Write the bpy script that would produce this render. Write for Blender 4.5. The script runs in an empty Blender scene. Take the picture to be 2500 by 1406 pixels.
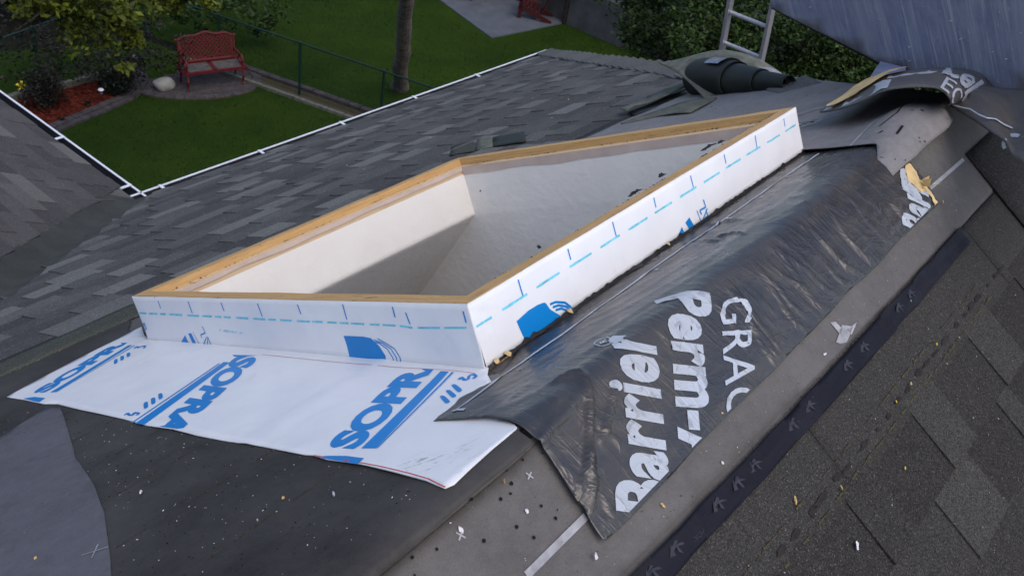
import bpy, bmesh, math, random
from mathutils import Vector, Matrix, noise
R=math.radians
SC=bpy.context.scene
COL=SC.collection
# ------------------------------------------------------------------ camera, world, sun, exposure
H=9.6
F,PITCH,ROLL,YAW=2336.06,0.6262613,-0.1807093,0.5856001
cf=Vector((math.cos(YAW)*math.cos(PITCH),math.sin(YAW)*math.cos(PITCH),-math.sin(PITCH)))
r0=Vector((math.sin(YAW),-math.cos(YAW),0)); d0=cf.cross(r0)
cr=math.cos(ROLL)*r0+math.sin(ROLL)*d0; cd=-math.sin(ROLL)*r0+math.cos(ROLL)*d0
CAM=Vector((0,0,H))
cam=bpy.data.cameras.new('camera'); co=bpy.data.objects.new('camera',cam); COL.objects.link(co)
co.matrix_world=Matrix.Translation(CAM)@Matrix((cr,-cd,-cf)).transposed().to_4x4()
cam.sensor_width=36; cam.lens=36*F/2500; cam.clip_start=.02; cam.clip_end=600
cam.dof.use_dof=True; cam.dof.focus_distance=2.1; cam.dof.aperture_fstop=16
SC.camera=co
W=bpy.data.worlds.new('World'); SC.world=W; W.use_nodes=True
wn=W.node_tree; wn.nodes.clear()
sky=wn.nodes.new('ShaderNodeTexSky'); sky.sky_type='NISHITA'; sky.sun_disc=False
SUN_EL,SUN_AZ=R(56),R(-104)      # azimuth measured from +X towards +Y
sky.sun_elevation=SUN_EL; sky.sun_rotation=R(90)-SUN_AZ; sky.dust_density=3; sky.air_density=1.0
bg=wn.nodes.new('ShaderNodeBackground'); bg.inputs[1].default_value=.15
wo=wn.nodes.new('ShaderNodeOutputWorld'); wn.links.new(sky.outputs[0],bg.inputs[0]); wn.links.new(bg.outputs[0],wo.inputs[0])
sl=bpy.data.lights.new('sun','SUN'); sl.energy=.36; sl.angle=R(48); sl.color=(1,.965,.92)
so=bpy.data.objects.new('sun',sl); COL.objects.link(so); so.location=(0,-4,20)
sd=Vector((math.cos(SUN_EL)*math.cos(SUN_AZ),math.cos(SUN_EL)*math.sin(SUN_AZ),math.sin(SUN_EL)))
so.rotation_euler=sd.to_track_quat('Z','Y').to_euler()
SC.render.engine='CYCLES'
SC.view_settings.view_transform='Standard'; SC.view_settings.look='None'; SC.view_settings.gamma=1
SC.view_settings.use_curve_mapping=False; SC.view_settings.exposure=0.60
rnd=random.Random(7)
# ------------------------------------------------------------------ geometry helpers
TH=R(30.26); c,sn=math.cos(TH),math.sin(TH)
YR,ZR=.5417,H-1.0199
def ray(px,py): return ((px-1250)*cr+(py-703)*cd+F*cf).normalized()
def roof(x,s,h=0,a=.010):
    q=math.sqrt(s*s+a*a)
    n=Vector((0,sn*s/q,c)).normalized()
    return Vector((x,YR+s*c,ZR-sn*q))+n*h
def roofb(x,s,h=0,r=-.034):      # garden slope carried a little past the ridge, then bent down
    if s>=r: return Vector((x,YR+s*c,ZR-sn*s))+Vector((0,sn,c))*h
    k=r-s
    n=Vector((0,sn,c)).lerp(Vector((0,-sn,c)),min(1,k/.01))
    return Vector((x,YR+r*c-k*c,ZR-sn*r-sn*k))+n*h
def RP(px,py,side,h=0):       # pixel -> (x,s) on garden (+1) or near (-1) slope
    N=Vector((0,side*sn,c)); r=ray(px,py); d=(N.dot(Vector((0,YR,ZR))-CAM)+h)/N.dot(r)
    X=CAM+r*d; return (X.x,(X.y-YR-side*sn*h)/c)
def GP(px,py,z=0):
    r=ray(px,py); return CAM+r*((z-H)/r.z)
def RD(px,py,d): return CAM+ray(px,py)*d
class Frame:
    def __init__(s,O,ex,ey): s.O=Vector(O); s.x=Vector(ex).normalized(); s.n=s.x.cross(Vector(ey)).normalized(); s.y=s.n.cross(s.x)
    def __call__(s,a,b,h=0): return s.O+s.x*a+s.y*b+s.n*h
    def px(s,px,py,h=0):
        r=ray(px,py); d=(s.n.dot(s.O-CAM)+h)/s.n.dot(r); X=CAM+r*d-s.O
        return (X.dot(s.x),X.dot(s.y))
def nz(x,y=0,z=0): return noise.noise(Vector((x,y,z)))
def base(o): return o
def mk(name,vs,fs,mat,parent=None,label=None,cat=None,kind=None,group=None,uv=None,smooth=False,tone=None,recalc=False,org=None):
    vs=[Vector(v) for v in vs]
    if org is None:
        mn=[min(v[i] for v in vs) for i in range(3)]; mx=[max(v[i] for v in vs) for i in range(3)]
        org=Vector(((mn[0]+mx[0])/2,(mn[1]+mx[1])/2,mn[2]))
    me=bpy.data.meshes.new(name); me.from_pydata([v-org for v in vs],[],fs)
    if recalc:
        bm=bmesh.new(); bm.from_mesh(me); bmesh.ops.recalc_face_normals(bm,faces=bm.faces); bm.to_mesh(me); bm.free()
    if uv is not None:
        u=me.uv_layers.new(name='UVMap')
        for l in me.loops: u.data[l.index].uv=uv[l.vertex_index]
    if tone is not None:
        a=me.attributes.new('tone','FLOAT','FACE')
        for i in range(len(me.polygons)): a.data[i].value=tone[i] if isinstance(tone,list) else tone
    if smooth: me.polygons.foreach_set('use_smooth',[True]*len(me.polygons))
    me.materials.append(mat); me.update()
    o=bpy.data.objects.new(name,me); COL.objects.link(o)
    if parent is not None:
        o.parent=parent; o.location=org-wloc(parent)
    else: o.location=org
    return tag(o,label,cat,kind,group)
def wloc(o):
    v=Vector(o.location)
    while o.parent: o=o.parent; v=v+Vector(o.location)
    return v
def tag(o,label=None,cat=None,kind=None,group=None):
    if label: o['label']=label
    if cat: o['category']=cat
    if kind: o['kind']=kind
    if group: o['group']=group
    return o
def thing(name,loc,label,cat,group=None):
    o=bpy.data.objects.new(name,None); COL.objects.link(o); o.location=loc; o.empty_display_size=.1
    return tag(o,label,cat,None,group)
def copy_tree(o,loc,label=None):
    cp=o.copy(); COL.objects.link(cp); cp.location=loc
    if label: cp['label']=label
    for ch in list(o.children):
        d=ch.copy(); COL.objects.link(d); d.parent=cp
        for g in list(ch.children):
            e=g.copy(); COL.objects.link(e); e.parent=d
    return cp
class MB:
    def __init__(s): s.v=[]; s.f=[]; s.t=[]; s.uv=[]
    def add(s,vs,fs,tone=0,uv=None):
        k=len(s.v); s.v+= [Vector(v) for v in vs]; s.f+=[tuple(i+k for i in f) for f in fs]; s.t+=[tone]*len(fs)
        s.uv+= uv if uv else [(0,0)]*len(vs)
    def hexa(s,p,tone=0,uv=None):   # p: 4 bottom + 4 top
        s.add(p,[(3,2,1,0),(4,5,6,7),(0,1,5,4),(1,2,6,5),(2,3,7,6),(3,0,4,7)],tone,uv)
    def box(s,lo,hi,tone=0):
        a,b=lo,hi; s.hexa([(a[0],a[1],a[2]),(b[0],a[1],a[2]),(b[0],b[1],a[2]),(a[0],b[1],a[2]),(a[0],a[1],b[2]),(b[0],a[1],b[2]),(b[0],b[1],b[2]),(a[0],b[1],b[2])],tone)
    def bar(s,p,q,w,d,up=(0,0,1),tone=0):  # rectangular bar with uv along length
        p,q=Vector(p),Vector(q); t=(q-p).normalized(); u=Vector(up); sd=t.cross(u).normalized(); u=sd.cross(t).normalized()
        L=(q-p).length; P=[]; U=[]
        for pt,l in ((p,0),(q,L)):
            for a,b in ((-1,-1),(1,-1),(1,1),(-1,1)): P.append(pt+sd*a*w/2+u*b*d/2); U.append((l,a*w/2+b*d/2))
        s.add(P,[(3,2,1,0),(4,5,6,7),(0,1,5,4),(1,2,6,5),(2,3,7,6),(3,0,4,7)],tone,U)
    def tube(s,pts,rad,n=8,cap=True,tone=0):
        pts=[Vector(p) for p in pts]; k=len(s.v); N=len(pts)
        if not isinstance(rad,(list,tuple)): rad=[rad]*N
        ref=None; V=[];U=[]
        for i,p in enumerate(pts):
            t=(pts[min(i+1,N-1)]-pts[max(i-1,0)]).normalized()
            if ref is None: ref=t.orthogonal().normalized()
            a=(ref-t*ref.dot(t)).normalized(); b=t.cross(a); ref=a
            for j in range(n):
                an=2*math.pi*j/n; V.append(p+(a*math.cos(an)+b*math.sin(an))*rad[i]); U.append((i*.1,j*.02))
        fs=[(i*n+j,i*n+(j+1)%n,(i+1)*n+(j+1)%n,(i+1)*n+j) for i in range(N-1) for j in range(n)]
        if cap: fs+=[tuple(range(n-1,-1,-1)),tuple((N-1)*n+j for j in range(n))]
        s.add(V,fs,tone,U)
    def obj(s,name,mat,parent=None,**k):
        return mk(name,s.v,s.f,mat,parent,uv=s.uv,tone=s.t,**k)
# polygon clipping in 2D
def pip(x,y,P):
    r=False; j=len(P)-1
    for i in range(len(P)):
        xi,yi=P[i]; xj,yj=P[j]
        if (yi>y)!=(yj>y) and x<(xj-xi)*(y-yi)/(yj-yi)+xi: r=not r
        j=i
    return r
def clip_ax(P,ax,v,keep_gt):
    out=[]; n=len(P)
    for i in range(n):
        a=P[i]; b=P[(i+1)%n]; da=(a[ax]-v)*(1 if keep_gt else -1); db=(b[ax]-v)*(1 if keep_gt else -1)
        if da>=0: out.append(a)
        if (da>0 and db<0) or (da<0 and db>0):
            t=da/(da-db); out.append((a[0]+(b[0]-a[0])*t,a[1]+(b[1]-a[1])*t))
    return out
def clip_line(P,a,b):   # keep left of a->b
    out=[]; n=len(P)
    f=lambda p:(b[0]-a[0])*(p[1]-a[1])-(b[1]-a[1])*(p[0]-a[0])
    for i in range(n):
        p=P[i]; q=P[(i+1)%n]; dp=f(p); dq=f(q)
        if dp>=0: out.append(p)
        if (dp>0 and dq<0) or (dp<0 and dq>0):
            t=dp/(dp-dq); out.append((p[0]+(q[0]-p[0])*t,p[1]+(q[1]-p[1])*t))
    return out
def area(P): return sum(P[i-1][0]*P[i][1]-P[i][0]*P[i-1][1] for i in range(len(P)))/2
def grid_cells(P,g):
    """split polygon P (any) along a grid of pitch g -> list of small polygons, ccw"""
    if area(P)<0: P=P[::-1]
    x0=math.floor(min(p[0] for p in P)/g); x1=math.ceil(max(p[0] for p in P)/g)
    y0=math.floor(min(p[1] for p in P)/g); y1=math.ceil(max(p[1] for p in P)/g)
    res=[]
    for i in range(x0,x1):
        colp=clip_ax(clip_ax(P,0,i*g,True),0,(i+1)*g,False)
        if len(colp)<3: continue
        ya=math.floor(min(p[1] for p in colp)/g); yb=math.ceil(max(p[1] for p in colp)/g)
        rest=colp
        for j in range(ya,yb):
            q=clip_ax(rest,1,(j+1)*g,False); rest=clip_ax(rest,1,(j+1)*g,True)
            if len(q)>=3 and area(q)>1e-10: res.append(q)
            if len(rest)<3: break
    return res
def sheet(name,P,fn,g,mat,parent=None,thick=.002,edge=None,**k):
    """P polygon in param space, fn(a,b)->3D"""
    d={}; vs=[]; uv=[]; fs=[]
    for q in grid_cells(P,g):
        f=[]
        for p in q:
            key=(round(p[0],5),round(p[1],5))
            if key not in d: d[key]=len(vs); vs.append(fn(*p)); uv.append(p)
            if not f or f[-1]!=d[key]: f.append(d[key])
        if len(f)>1 and f[0]==f[-1]: f.pop()
        if len(set(f))>=3 and len(set(f))==len(f): fs.append(tuple(f))
    o=mk(name,vs,fs,mat,parent,uv=uv,smooth=True,**k)
    if thick:
        m=o.modifiers.new('s','SOLIDIFY'); m.thickness=thick; m.offset=-1
    return o
def wob(P,amp,step,seed=0,f=6):     # subdivide polygon edges & wobble
    out=[]
    for i in range(len(P)):
        a=P[i]; b=P[(i+1)%len(P)]; L=math.hypot(b[0]-a[0],b[1]-a[1]); n=max(1,int(L/step))
        nx,ny=-(b[1]-a[1])/max(L,1e-6),(b[0]-a[0])/max(L,1e-6)
        for j in range(n):
            t=j/n; x=a[0]+(b[0]-a[0])*t; y=a[1]+(b[1]-a[1])*t
            w=amp*(nz(x*f+seed,y*f,seed*3.1)+.5*nz(x*f*3.3,y*f*3.3+seed,7))*(0 if j==0 else 1)
            out.append((x+nx*w,y+ny*w))
    return out
# text -> list of triangles in text space
def text_tris(body,bold=0,shear=0,space=1):
    cu=bpy.data.curves.new('t','FONT'); cu.body=body; cu.size=1; cu.offset=bold; cu.shear=shear; cu.space_character=space
    cu.resolution_u=4
    o=bpy.data.objects.new('t',cu); COL.objects.link(o)
    bpy.context.view_layer.update()
    me=o.to_mesh(); me.calc_loop_triangles()
    T=[[tuple(me.vertices[i].co[:2]) for i in t.vertices] for t in me.loop_triangles]
    o.to_mesh_clear(); bpy.data.objects.remove(o); bpy.data.curves.remove(cu)
    return T
def bbox(T):
    xs=[p[0] for t in T for p in t]; ys=[p[1] for t in T for p in t]; return min(xs),max(xs),min(ys),max(ys)
def affine(src,dst):
    M_=Matrix(((src[0][0],src[0][1],1),(src[1][0],src[1][1],1),(src[2][0],src[2][1],1))).inverted()
    ax=M_@Vector([d[0] for d in dst]); ay=M_@Vector([d[1] for d in dst])
    return lambda p:(ax[0]*p[0]+ax[1]*p[1]+ax[2], ay[0]*p[0]+ay[1]*p[1]+ay[2])
def lay(name,polys,fn,mat,parent,g=None,clip=None,**k):
    """flat print: polygons in param space laid on surface fn"""
    if not g: g=.05
    d={}; vs=[]; fs=[]; uv=[]
    for P in polys:
        if area(P)<0: P=P[::-1]
        if clip:
            C=clip if area(clip)>0 else clip[::-1]
            for i in range(len(C)):
                P=clip_line(P,C[i],C[(i+1)%len(C)])
                if len(P)<3: break
        if len(P)<3: continue
        for q in grid_cells(P,g):
            f=[]
            for p in q:
                key=(round(p[0],5),round(p[1],5))
                if key not in d: d[key]=len(vs); vs.append(fn(*p)); uv.append(p)
                if d[key] not in f: f.append(d[key])
            if len(f)>=3: fs.append(tuple(f))
    return mk(name,vs,fs,mat,parent,uv=uv,smooth=True,**k)
def laymany(name,groups,*a,**k):
    return [lay(name,g_,*a,**k) for g_ in groups]
def stroke(pts,w):      # polyline -> quads in 2D
    out=[]
    for a,b in zip(pts[:-1],pts[1:]):
        L=math.hypot(b[0]-a[0],b[1]-a[1]) or 1e-6; nx,ny=-(b[1]-a[1])/L*w/2,(b[0]-a[0])/L*w/2
        out.append([(a[0]+nx,a[1]+ny),(a[0]-nx,a[1]-ny),(b[0]-nx,b[1]-ny),(b[0]+nx,b[1]+ny)])
    return out
# ------------------------------------------------------------------ materials
class NT:
    def __init__(s,name):
        s.m=bpy.data.materials.new(name); s.m.use_nodes=True; s.t=s.m.node_tree; s.b=s.t.nodes['Principled BSDF']
    def n(s,ty,ins={},**pr):
        x=s.t.nodes.new('ShaderNode'+ty)
        for k,v in pr.items(): setattr(x,k,v)
        for k,v in ins.items(): s.put(x.inputs[k],v)
        return x
    def put(s,i,v):
        if hasattr(v,'links') or isinstance(v,bpy.types.NodeSocket): s.t.links.new(v,i)
        else:
            if i.type=='RGBA' and len(v)==3: v=(*v,1)
            i.default_value=v
    def noise(s,co,scale,det=3,rough=.55,dist=0): return s.n('TexNoise',{'Vector':co,'Scale':scale,'Detail':det,'Roughness':rough,'Distortion':dist}).outputs[0]
    def ramp(s,v,a,b,lo=0.,hi=1.): return s.n('MapRange',{'Value':v,'From Min':a,'From Max':b,'To Min':lo,'To Max':hi}).outputs[0]
    def mix(s,f,a,b,mode='MIX'):
        x=s.n('Mix',{},data_type='RGBA',blend_type=mode); s.put(x.inputs[0],f); s.put(x.inputs[6],a); s.put(x.inputs[7],b); return x.outputs[2]
    def math(s,op,a,b=0.): return s.n('Math',{0:a,1:b},operation=op).outputs[0]
    def pos(s,scale=(1,1,1)):
        g=s.n('NewGeometry').outputs['Position']; return s.n('Mapping',{'Vector':g,'Scale':scale}).outputs[0]
    def uv(s,scale=(1,1,1),rot=0):
        g=s.n('TexCoord').outputs['UV']
        if rot: g=s.n('Mapping',{'Vector':g,'Rotation':(0,0,rot)}).outputs[0]
        return s.n('Mapping',{'Vector':g,'Scale':scale}).outputs[0]
    def bump(s,h,st=.3,d=.002): s.put(s.b.inputs['Normal'],s.n('Bump',{'Height':h,'Strength':st,'Distance':d}).outputs[0])
    def fin(s,col,rough=.8,spec=.3,**k):
        s.put(s.b.inputs['Base Color'],col); s.put(s.b.inputs['Roughness'],rough); s.b.inputs['Specular IOR Level'].default_value=spec
        for kk,v in k.items(): s.put(s.b.inputs[kk],v)
        return s.m
def plain(name,col,rough=.7,spec=.3,var=.2,scale=8,**k):
    t=NT(name); p=t.pos(); v=t.ramp(t.noise(p,scale),.3,.7,1-var,1+var)
    x=t.n('HueSaturation',{'Color':(*col,1),'Value':v}).outputs[0]
    return t.fin(x,rough,spec,**k)
def shingle_mat(name,dark,light,gs=520,speck=.5,rough=.92):
    t=NT(name); p=t.pos(); tn=t.n('Attribute',{},attribute_name='tone').outputs['Fac']
    big=t.noise(p,2.2,4); med=t.noise(p,22,3)
    f=t.math('ADD',tn,t.math('MULTIPLY',t.math('SUBTRACT',big,.5),.55)); f=t.math('ADD',f,t.math('MULTIPLY',t.math('SUBTRACT',med,.5),.35))
    cc=t.mix(t.ramp(f,0,1),dark,light)
    v=t.n('TexVoronoi',{'Vector':p,'Scale':gs}); gr=t.n('SeparateColor',{0:v.outputs['Color']})
    br=t.ramp(gr.outputs[0],0,1,1-speck,1+speck); cc=t.n('HueSaturation',{'Color':cc,'Value':br}).outputs[0]
    wh=t.ramp(gr.outputs[1],.93,.97,0,speck*.5); cc=t.mix(wh,cc,tuple(min(1,x*4.5) for x in light))
    t.bump(gr.outputs[0],.35,.0015)
    return t.fin(cc,rough,.25)
MAT={}
MAT['sh_far']=shingle_mat('slate shingle',(.051,.049,.050),(.142,.143,.136),260,.28)
MAT['sh_left']=shingle_mat('weathered shingle',(.050,.046,.048),(.125,.118,.114),260,.25)
MAT['sh_near']=shingle_mat('charcoal shingle',(.022,.020,.019),(.042,.040,.036),430,.62)
MAT['sh_head']=shingle_mat('shingle headlap',(.033,.031,.029),(.054,.050,.044),520,.58)
MAT['sh_headfar']=shingle_mat('green grey headlap',(.055,.058,.048),(.12,.125,.095),300,.35)
MAT['black_shingle']=shingle_mat('black shingle',(.019,.018,.018),(.042,.041,.038),430,.7)
def underlay(name,base,var=.25,stain=.6,weave=True,tan=0):
    t=NT(name); u=t.uv(); p=t.pos()
    a=t.noise(p,5,5); b=t.noise(p,38,4,.7); g=t.noise(p,420,2)
    v=t.math('ADD',t.ramp(a,.3,.7,1-var,1+var),t.ramp(b,.3,.7,-.12,.12)); v=t.math('ADD',v,t.ramp(g,.25,.75,-.16,.16))
    cc=t.n('HueSaturation',{'Color':(*base,1),'Value':v}).outputs[0]
    s_=t.noise(t.pos((1,1,1)),17,6,.75,.4); cc=t.mix(t.ramp(s_,.60,.72,0,stain),cc,tuple(x*.45 for x in base))
    sc=t.noise(t.uv((3,40,1),.5),3,4,.7); cc=t.mix(t.ramp(sc,.62,.75,0,.35),cc,tuple(min(1,x*1.6) for x in base))
    t.bump(t.math('ADD',b,t.math('MULTIPLY',g,.4)),.25,.002)
    return t.fin(cc,.78,.3)
MAT['grey']=underlay('grey underlayment',(.100,.094,.092),.16,.3)
MAT['greyfar']=underlay('grey underlayment far',(.185,.178,.182),.16,.3)
MAT['dark']=underlay('dark roofing membrane',(.043,.040,.038),.45,.85)
MAT['greypatch']=underlay('light grey patch',(.100,.098,.112),.12,.25)
def film(name,base,tan,rough=.3,tanamt=.5,streak=1.,wrk=1.,coat=.15,crack=.0,rot=-.245,spec=.5):
    t=NT(name); p=t.pos()
    a=t.noise(t.uv((1.6,5.5,1)),1.6,4,.65,.6); cc=t.mix(t.ramp(a,.46,.66,0,tanamt),base,tan)
    st=t.noise(t.uv((3,75,1),-.5),2.2,5,.75,.3); st2=t.noise(t.uv((80,3.5,1),rot),1.6,5,.8,.4)
    f=t.math('MAXIMUM',t.ramp(st,.62,.78,0,.40*streak),t.ramp(st2,.62,.80,0,.40*streak))
    cc=t.mix(f,cc,tuple(min(1,x*3+.03) for x in base))
    def ridge(n,pw): return t.math('POWER',t.math('SUBTRACT',1.,t.math('MULTIPLY',t.math('ABSOLUTE',t.math('SUBTRACT',n,.5)),3.2)),pw)
    w1=ridge(t.noise(t.uv((15,3.2,1),rot),1.,3,.6,.9),7.); w2=ridge(t.noise(t.uv((10,60,1),.35),1.,2,.5,1.6),3.)
    m=t.ramp(t.noise(t.uv((5,5,1)),1.,2),.42,.6,0,1)
    w3=ridge(t.noise(t.uv((9,10,1)),1.,2,.6,1.5),14.)
    hh=t.math('ADD',t.math('ADD',w1,t.math('MULTIPLY',t.math('MULTIPLY',w2,m),.35)),t.math('MULTIPLY',w3,.6))
    if crack: cc=t.mix(t.ramp(t.math('ADD',w1,w3),.85,1.3,0,crack),cc,(.08,.085,.09))
    uy=t.n('SeparateXYZ',{0:t.n('TexCoord').outputs['UV']}).outputs[1]; hh=t.math('MULTIPLY',hh,t.ramp(uy,-.03,.03,1.,.30))
    t.bump(hh,.26*wrk,.006)
    rr=t.ramp(t.noise(p,14,3),.3,.7,rough-.07,rough+.12)
    return t.fin(cc,rr,spec,**{'Coat Weight':coat,'Coat Roughness':.2})
MAT['film']=film('black film faced membrane',(.030,.030,.034),(.074,.063,.052),.28,.6,.9)
MAT['film2']=film('creased film sheet',(.07,.067,.066),(.12,.1,.085),.4,.6,.9)
MAT['kfilm']=film('black release film',(.007,.007,.013),(.018,.017,.024),.55,.4,.35,.5,0.,0.,-.245,.15)
def panel_mat():
    t=NT('blue grey scuffed film'); p=t.pos()
    a=t.noise(t.uv((5,.45,1),.10),3.0,6,.72,.5); b=t.noise(t.uv((38,.9,1),.05),1.6,5,.8,.7); e=t.noise(t.uv((9,5,1)),2.2,5,.7)
    cc=t.mix(t.ramp(e,.35,.65),(.23,.245,.38),(.32,.335,.46))
    cc=t.mix(t.ramp(a,.47,.66,0,.75),cc,(.42,.44,.53)); cc=t.mix(t.ramp(b,.54,.64,0,.85),cc,(.50,.53,.60))
    f=t.noise(p,60,4,.8); cc=t.mix(t.ramp(f,.66,.72,0,.6),cc,(.5,.52,.58))
    t.bump(b,.4,.004)
    return t.fin(cc,.38,.5)
MAT['panel']=panel_mat()
def white_mat():
    t=NT('white printed membrane'); p=t.pos(); a=t.noise(p,9,4); g=t.noise(p,130,3)
    cc=t.mix(t.ramp(a,.3,.7),(.70,.71,.74),(.76,.77,.79))
    sm=t.noise(p,7,5,.7,.5); cc=t.mix(t.ramp(sm,.58,.74,0,.22),cc,(.48,.46,.43))
    t.bump(t.math('ADD',t.noise(p,11,4,.6,.8),t.math('MULTIPLY',g,.08)),.22,.009)
    return t.fin(cc,.42,.4)
MAT['white']=white_mat()
def dirty_white():
    t=NT('scuff marks'); p=t.uv((1,1,1)); a=t.noise(t.uv((30,160,1),.6),1,6,.85,.4); m=t.noise(p,9,3)
    f=t.math('MULTIPLY',t.ramp(a,.54,.66),t.ramp(m,.48,.60))
    return t.fin((.13,.12,.11),.6,.3,**{'Alpha':f})
MAT['scuff']=dirty_white()
MAT['blue']=plain('blue print',(.0,.20,.56),.4,.4,.06)
MAT['cyan']=plain('cyan ink',(.16,.55,.70),.5,.3,.25,60)
MAT['paleink']=film('pale grey lettering',(.40,.44,.51),(.36,.37,.38),.42,.6,0.,1.,0.,.35)
MAT['lineink']=plain('grey print line',(.30,.30,.32),.6,.3,.25,40)
MAT['faintink']=plain('faint ink',(.20,.195,.20),.7,.3,.2,50)
MAT['red']=plain('red edge line',(.55,.05,.04),.6,.3,.2)
def wood(name,a,b,dk):
    t=NT(name); g=t.noise(t.uv((1.6,70,1)),3,5,.7,.3); k=t.noise(t.uv((5,22,1)),1.1,3); 
    cc=t.mix(t.ramp(g,.35,.65),a,b); cc=t.mix(t.ramp(k,.62,.76,0,.8),cc,dk)
    s_=t.noise(t.uv((9,60,1)),1.4,6,.85,.6); cc=t.mix(t.ramp(s_,.59,.67,0,.9),cc,(.035,.025,.02))
    t.bump(g,.3,.001); return t.fin(cc,.62,.3)
MAT['wood']=wood('pine timber',(.42,.235,.09),(.60,.39,.17),(.22,.11,.045))
MAT['woodpale']=wood('pale board edge',(.55,.40,.25),(.62,.48,.32),(.35,.24,.14))
def drywall():
    t=NT('painted drywall'); p=t.pos(); a=t.noise(p,26,5,.65); v=t.n('TexVoronoi',{'Vector':p,'Scale':34.}).outputs[0]
    cc=t.mix(t.ramp(t.noise(p,6,4),.3,.7),(.72,.695,.66),(.77,.75,.715)); t.bump(t.math('ADD',a,t.math('MULTIPLY',v,.3)),.35,.006); return t.fin(cc,.75,.25)
MAT['drywall']=drywall()
MAT['paper']=plain('bare drywall paper',(.52,.42,.37),.85,.2,.12,12)
MAT['tar']=plain('black tar',(.012,.011,.010),.55,.4,.3,90)
MAT['metalwhite']=plain('white painted aluminium',(.66,.69,.76),.35,.5,.05)
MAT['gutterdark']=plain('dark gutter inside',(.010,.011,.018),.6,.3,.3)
MAT['alu']=plain('dull aluminium',(.42,.42,.45),.35,.5,.12,30,Metallic=.55)
MAT['valley']=underlay('valley roll roofing',(.040,.042,.037),.25,.5)
def rollmat():
    t=NT('green black roll roofing'); p=t.pos(); g=t.noise(p,360,2); a=t.noise(p,6,4)
    cc=t.mix(t.ramp(a,.35,.65),(.007,.009,.008),(.017,.020,.017)); cc=t.n('HueSaturation',{'Color':cc,'Value':t.ramp(g,.3,.7,.7,1.35)}).outputs[0]
    t.bump(g,.2,.001); return t.fin(cc,.6,.35)
MAT['roll']=rollmat()
MAT['rollback']=plain('mineral surfaced sheet',(.125,.13,.105),.9,.2,.3,25)
MAT['tan']=plain('torn tan paper',(.60,.44,.22),.85,.2,.25,25)
def lawn():
    t=NT('lawn'); p=t.pos(); a=t.noise(p,.55,5,.6); b=t.noise(p,9,5,.7); g=t.noise(p,60,3,.8)
    cc=t.mix(t.ramp(a,.35,.65),(.013,.034,.002),(.027,.054,.004)); cc=t.mix(t.ramp(b,.45,.7,0,.6),cc,(.017,.033,.006))
    cc=t.n('HueSaturation',{'Color':cc,'Value':t.ramp(g,.3,.7,.6,1.4)}).outputs[0]; t.bump(g,.8,.03); return t.fin(cc,.95,.1)
MAT['lawn']=lawn()
MAT['grass']=plain('grass blades',(.022,.051,.004),.8,.2,.45,3)
MAT['mulch']=plain('red bark mulch',(.085,.015,.010),.95,.1,.6,26)
MAT['mulchchip']=plain('red bark chips',(.10,.020,.012),.9,.1,.6,14)
MAT['paver']=plain('grey brown paver',(.062,.054,.056),.9,.2,.3,6)
MAT['gravel']=plain('tan gravel',(.060,.050,.030),.95,.1,.5,30)
MAT['concrete']=plain('pale concrete',(.085,.095,.115),.85,.25,.15,3)
MAT['kerb']=plain('weathered concrete kerb',(.11,.115,.095),.9,.2,.35,12)
MAT['found']=plain('foundation concrete',(.062,.065,.070),.9,.2,.3,2.2)
MAT['siding']=plain('pale vinyl siding',(.115,.125,.13),.6,.3,.1,2)
MAT['soffit']=plain('house siding',(.35,.34,.32),.7,.3,.1)
MAT['benchred']=plain('dark red painted iron',(.095,.007,.010),.5,.4,.25,14)
MAT['benchwood']=plain('grey bench slats',(.085,.082,.075),.7,.3,.25,10)
MAT['rock']=plain('pale boulder',(.25,.245,.23),.85,.3,.25,7)
MAT['fence']=plain('green vinyl coated steel',(.003,.022,.016),.45,.4,.15)
MAT['bark']=plain('grey brown bark',(.14,.118,.108),.95,.1,.45,9)
MAT['twig']=plain('thin grey twigs',(.028,.024,.020),.95,.1,.4,9)
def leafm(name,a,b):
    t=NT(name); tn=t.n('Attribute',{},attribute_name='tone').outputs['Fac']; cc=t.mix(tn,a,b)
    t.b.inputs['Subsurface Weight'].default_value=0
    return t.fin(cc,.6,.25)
MAT['leafmid']=leafm('mid green leaves',(.007,.018,.003),(.060,.110,.018))
MAT['leaflime']=leafm('yellow green leaves',(.008,.018,.003),(.19,.23,.014))
MAT['leafdark']=leafm('dark green leaves',(.002,.005,.002),(.008,.016,.006))
MAT['leafbrown']=leafm('brown green shrub leaves',(.007,.006,.005),(.022,.021,.015))
MAT['chip']=plain('pale wood and foam chips',(.62,.60,.62),.8,.2,.15)
MAT['chiptan']=plain('tan wood splinters',(.55,.38,.16),.8,.2,.3,40)
MAT['yellow']=plain('yellow plastic',(.62,.50,.02),.5,.3,.1)
MAT['adir']=plain('oxblood painted wood',(.050,.008,.008),.6,.3,.25)
MAT['darkmetal']=plain('dark metal',(.012,.012,.014),.5,.4,.2)
MAT['hole']=plain('nail hole tar',(.012,.011,.010),.9,.1,.2)
MAT['soil']=plain('dark soil and leaf litter',(.010,.010,.006),.95,.1,.5,3)
#BODY
# ------------------------------------------------------------------ house and roof
YE=5.07; SE=(YE-YR)/c; ZE=ZR-sn*SE
YL=YE+.105
_r=ray(345,472); XL=(_r.x/_r.y)*YL; XE=XL-.105      # inner corner of the two eaves
AX=2.87                                              # hip apex on the ridge
def xv(s): return XE-(YE-(YR+s*c))                   # valley
def xh(s): return AX+1.04*s*c                        # hip
house=thing('house',(3,1,0),'house whose half stripped grey shingle roof fills the foreground around the skylight','house')
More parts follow.
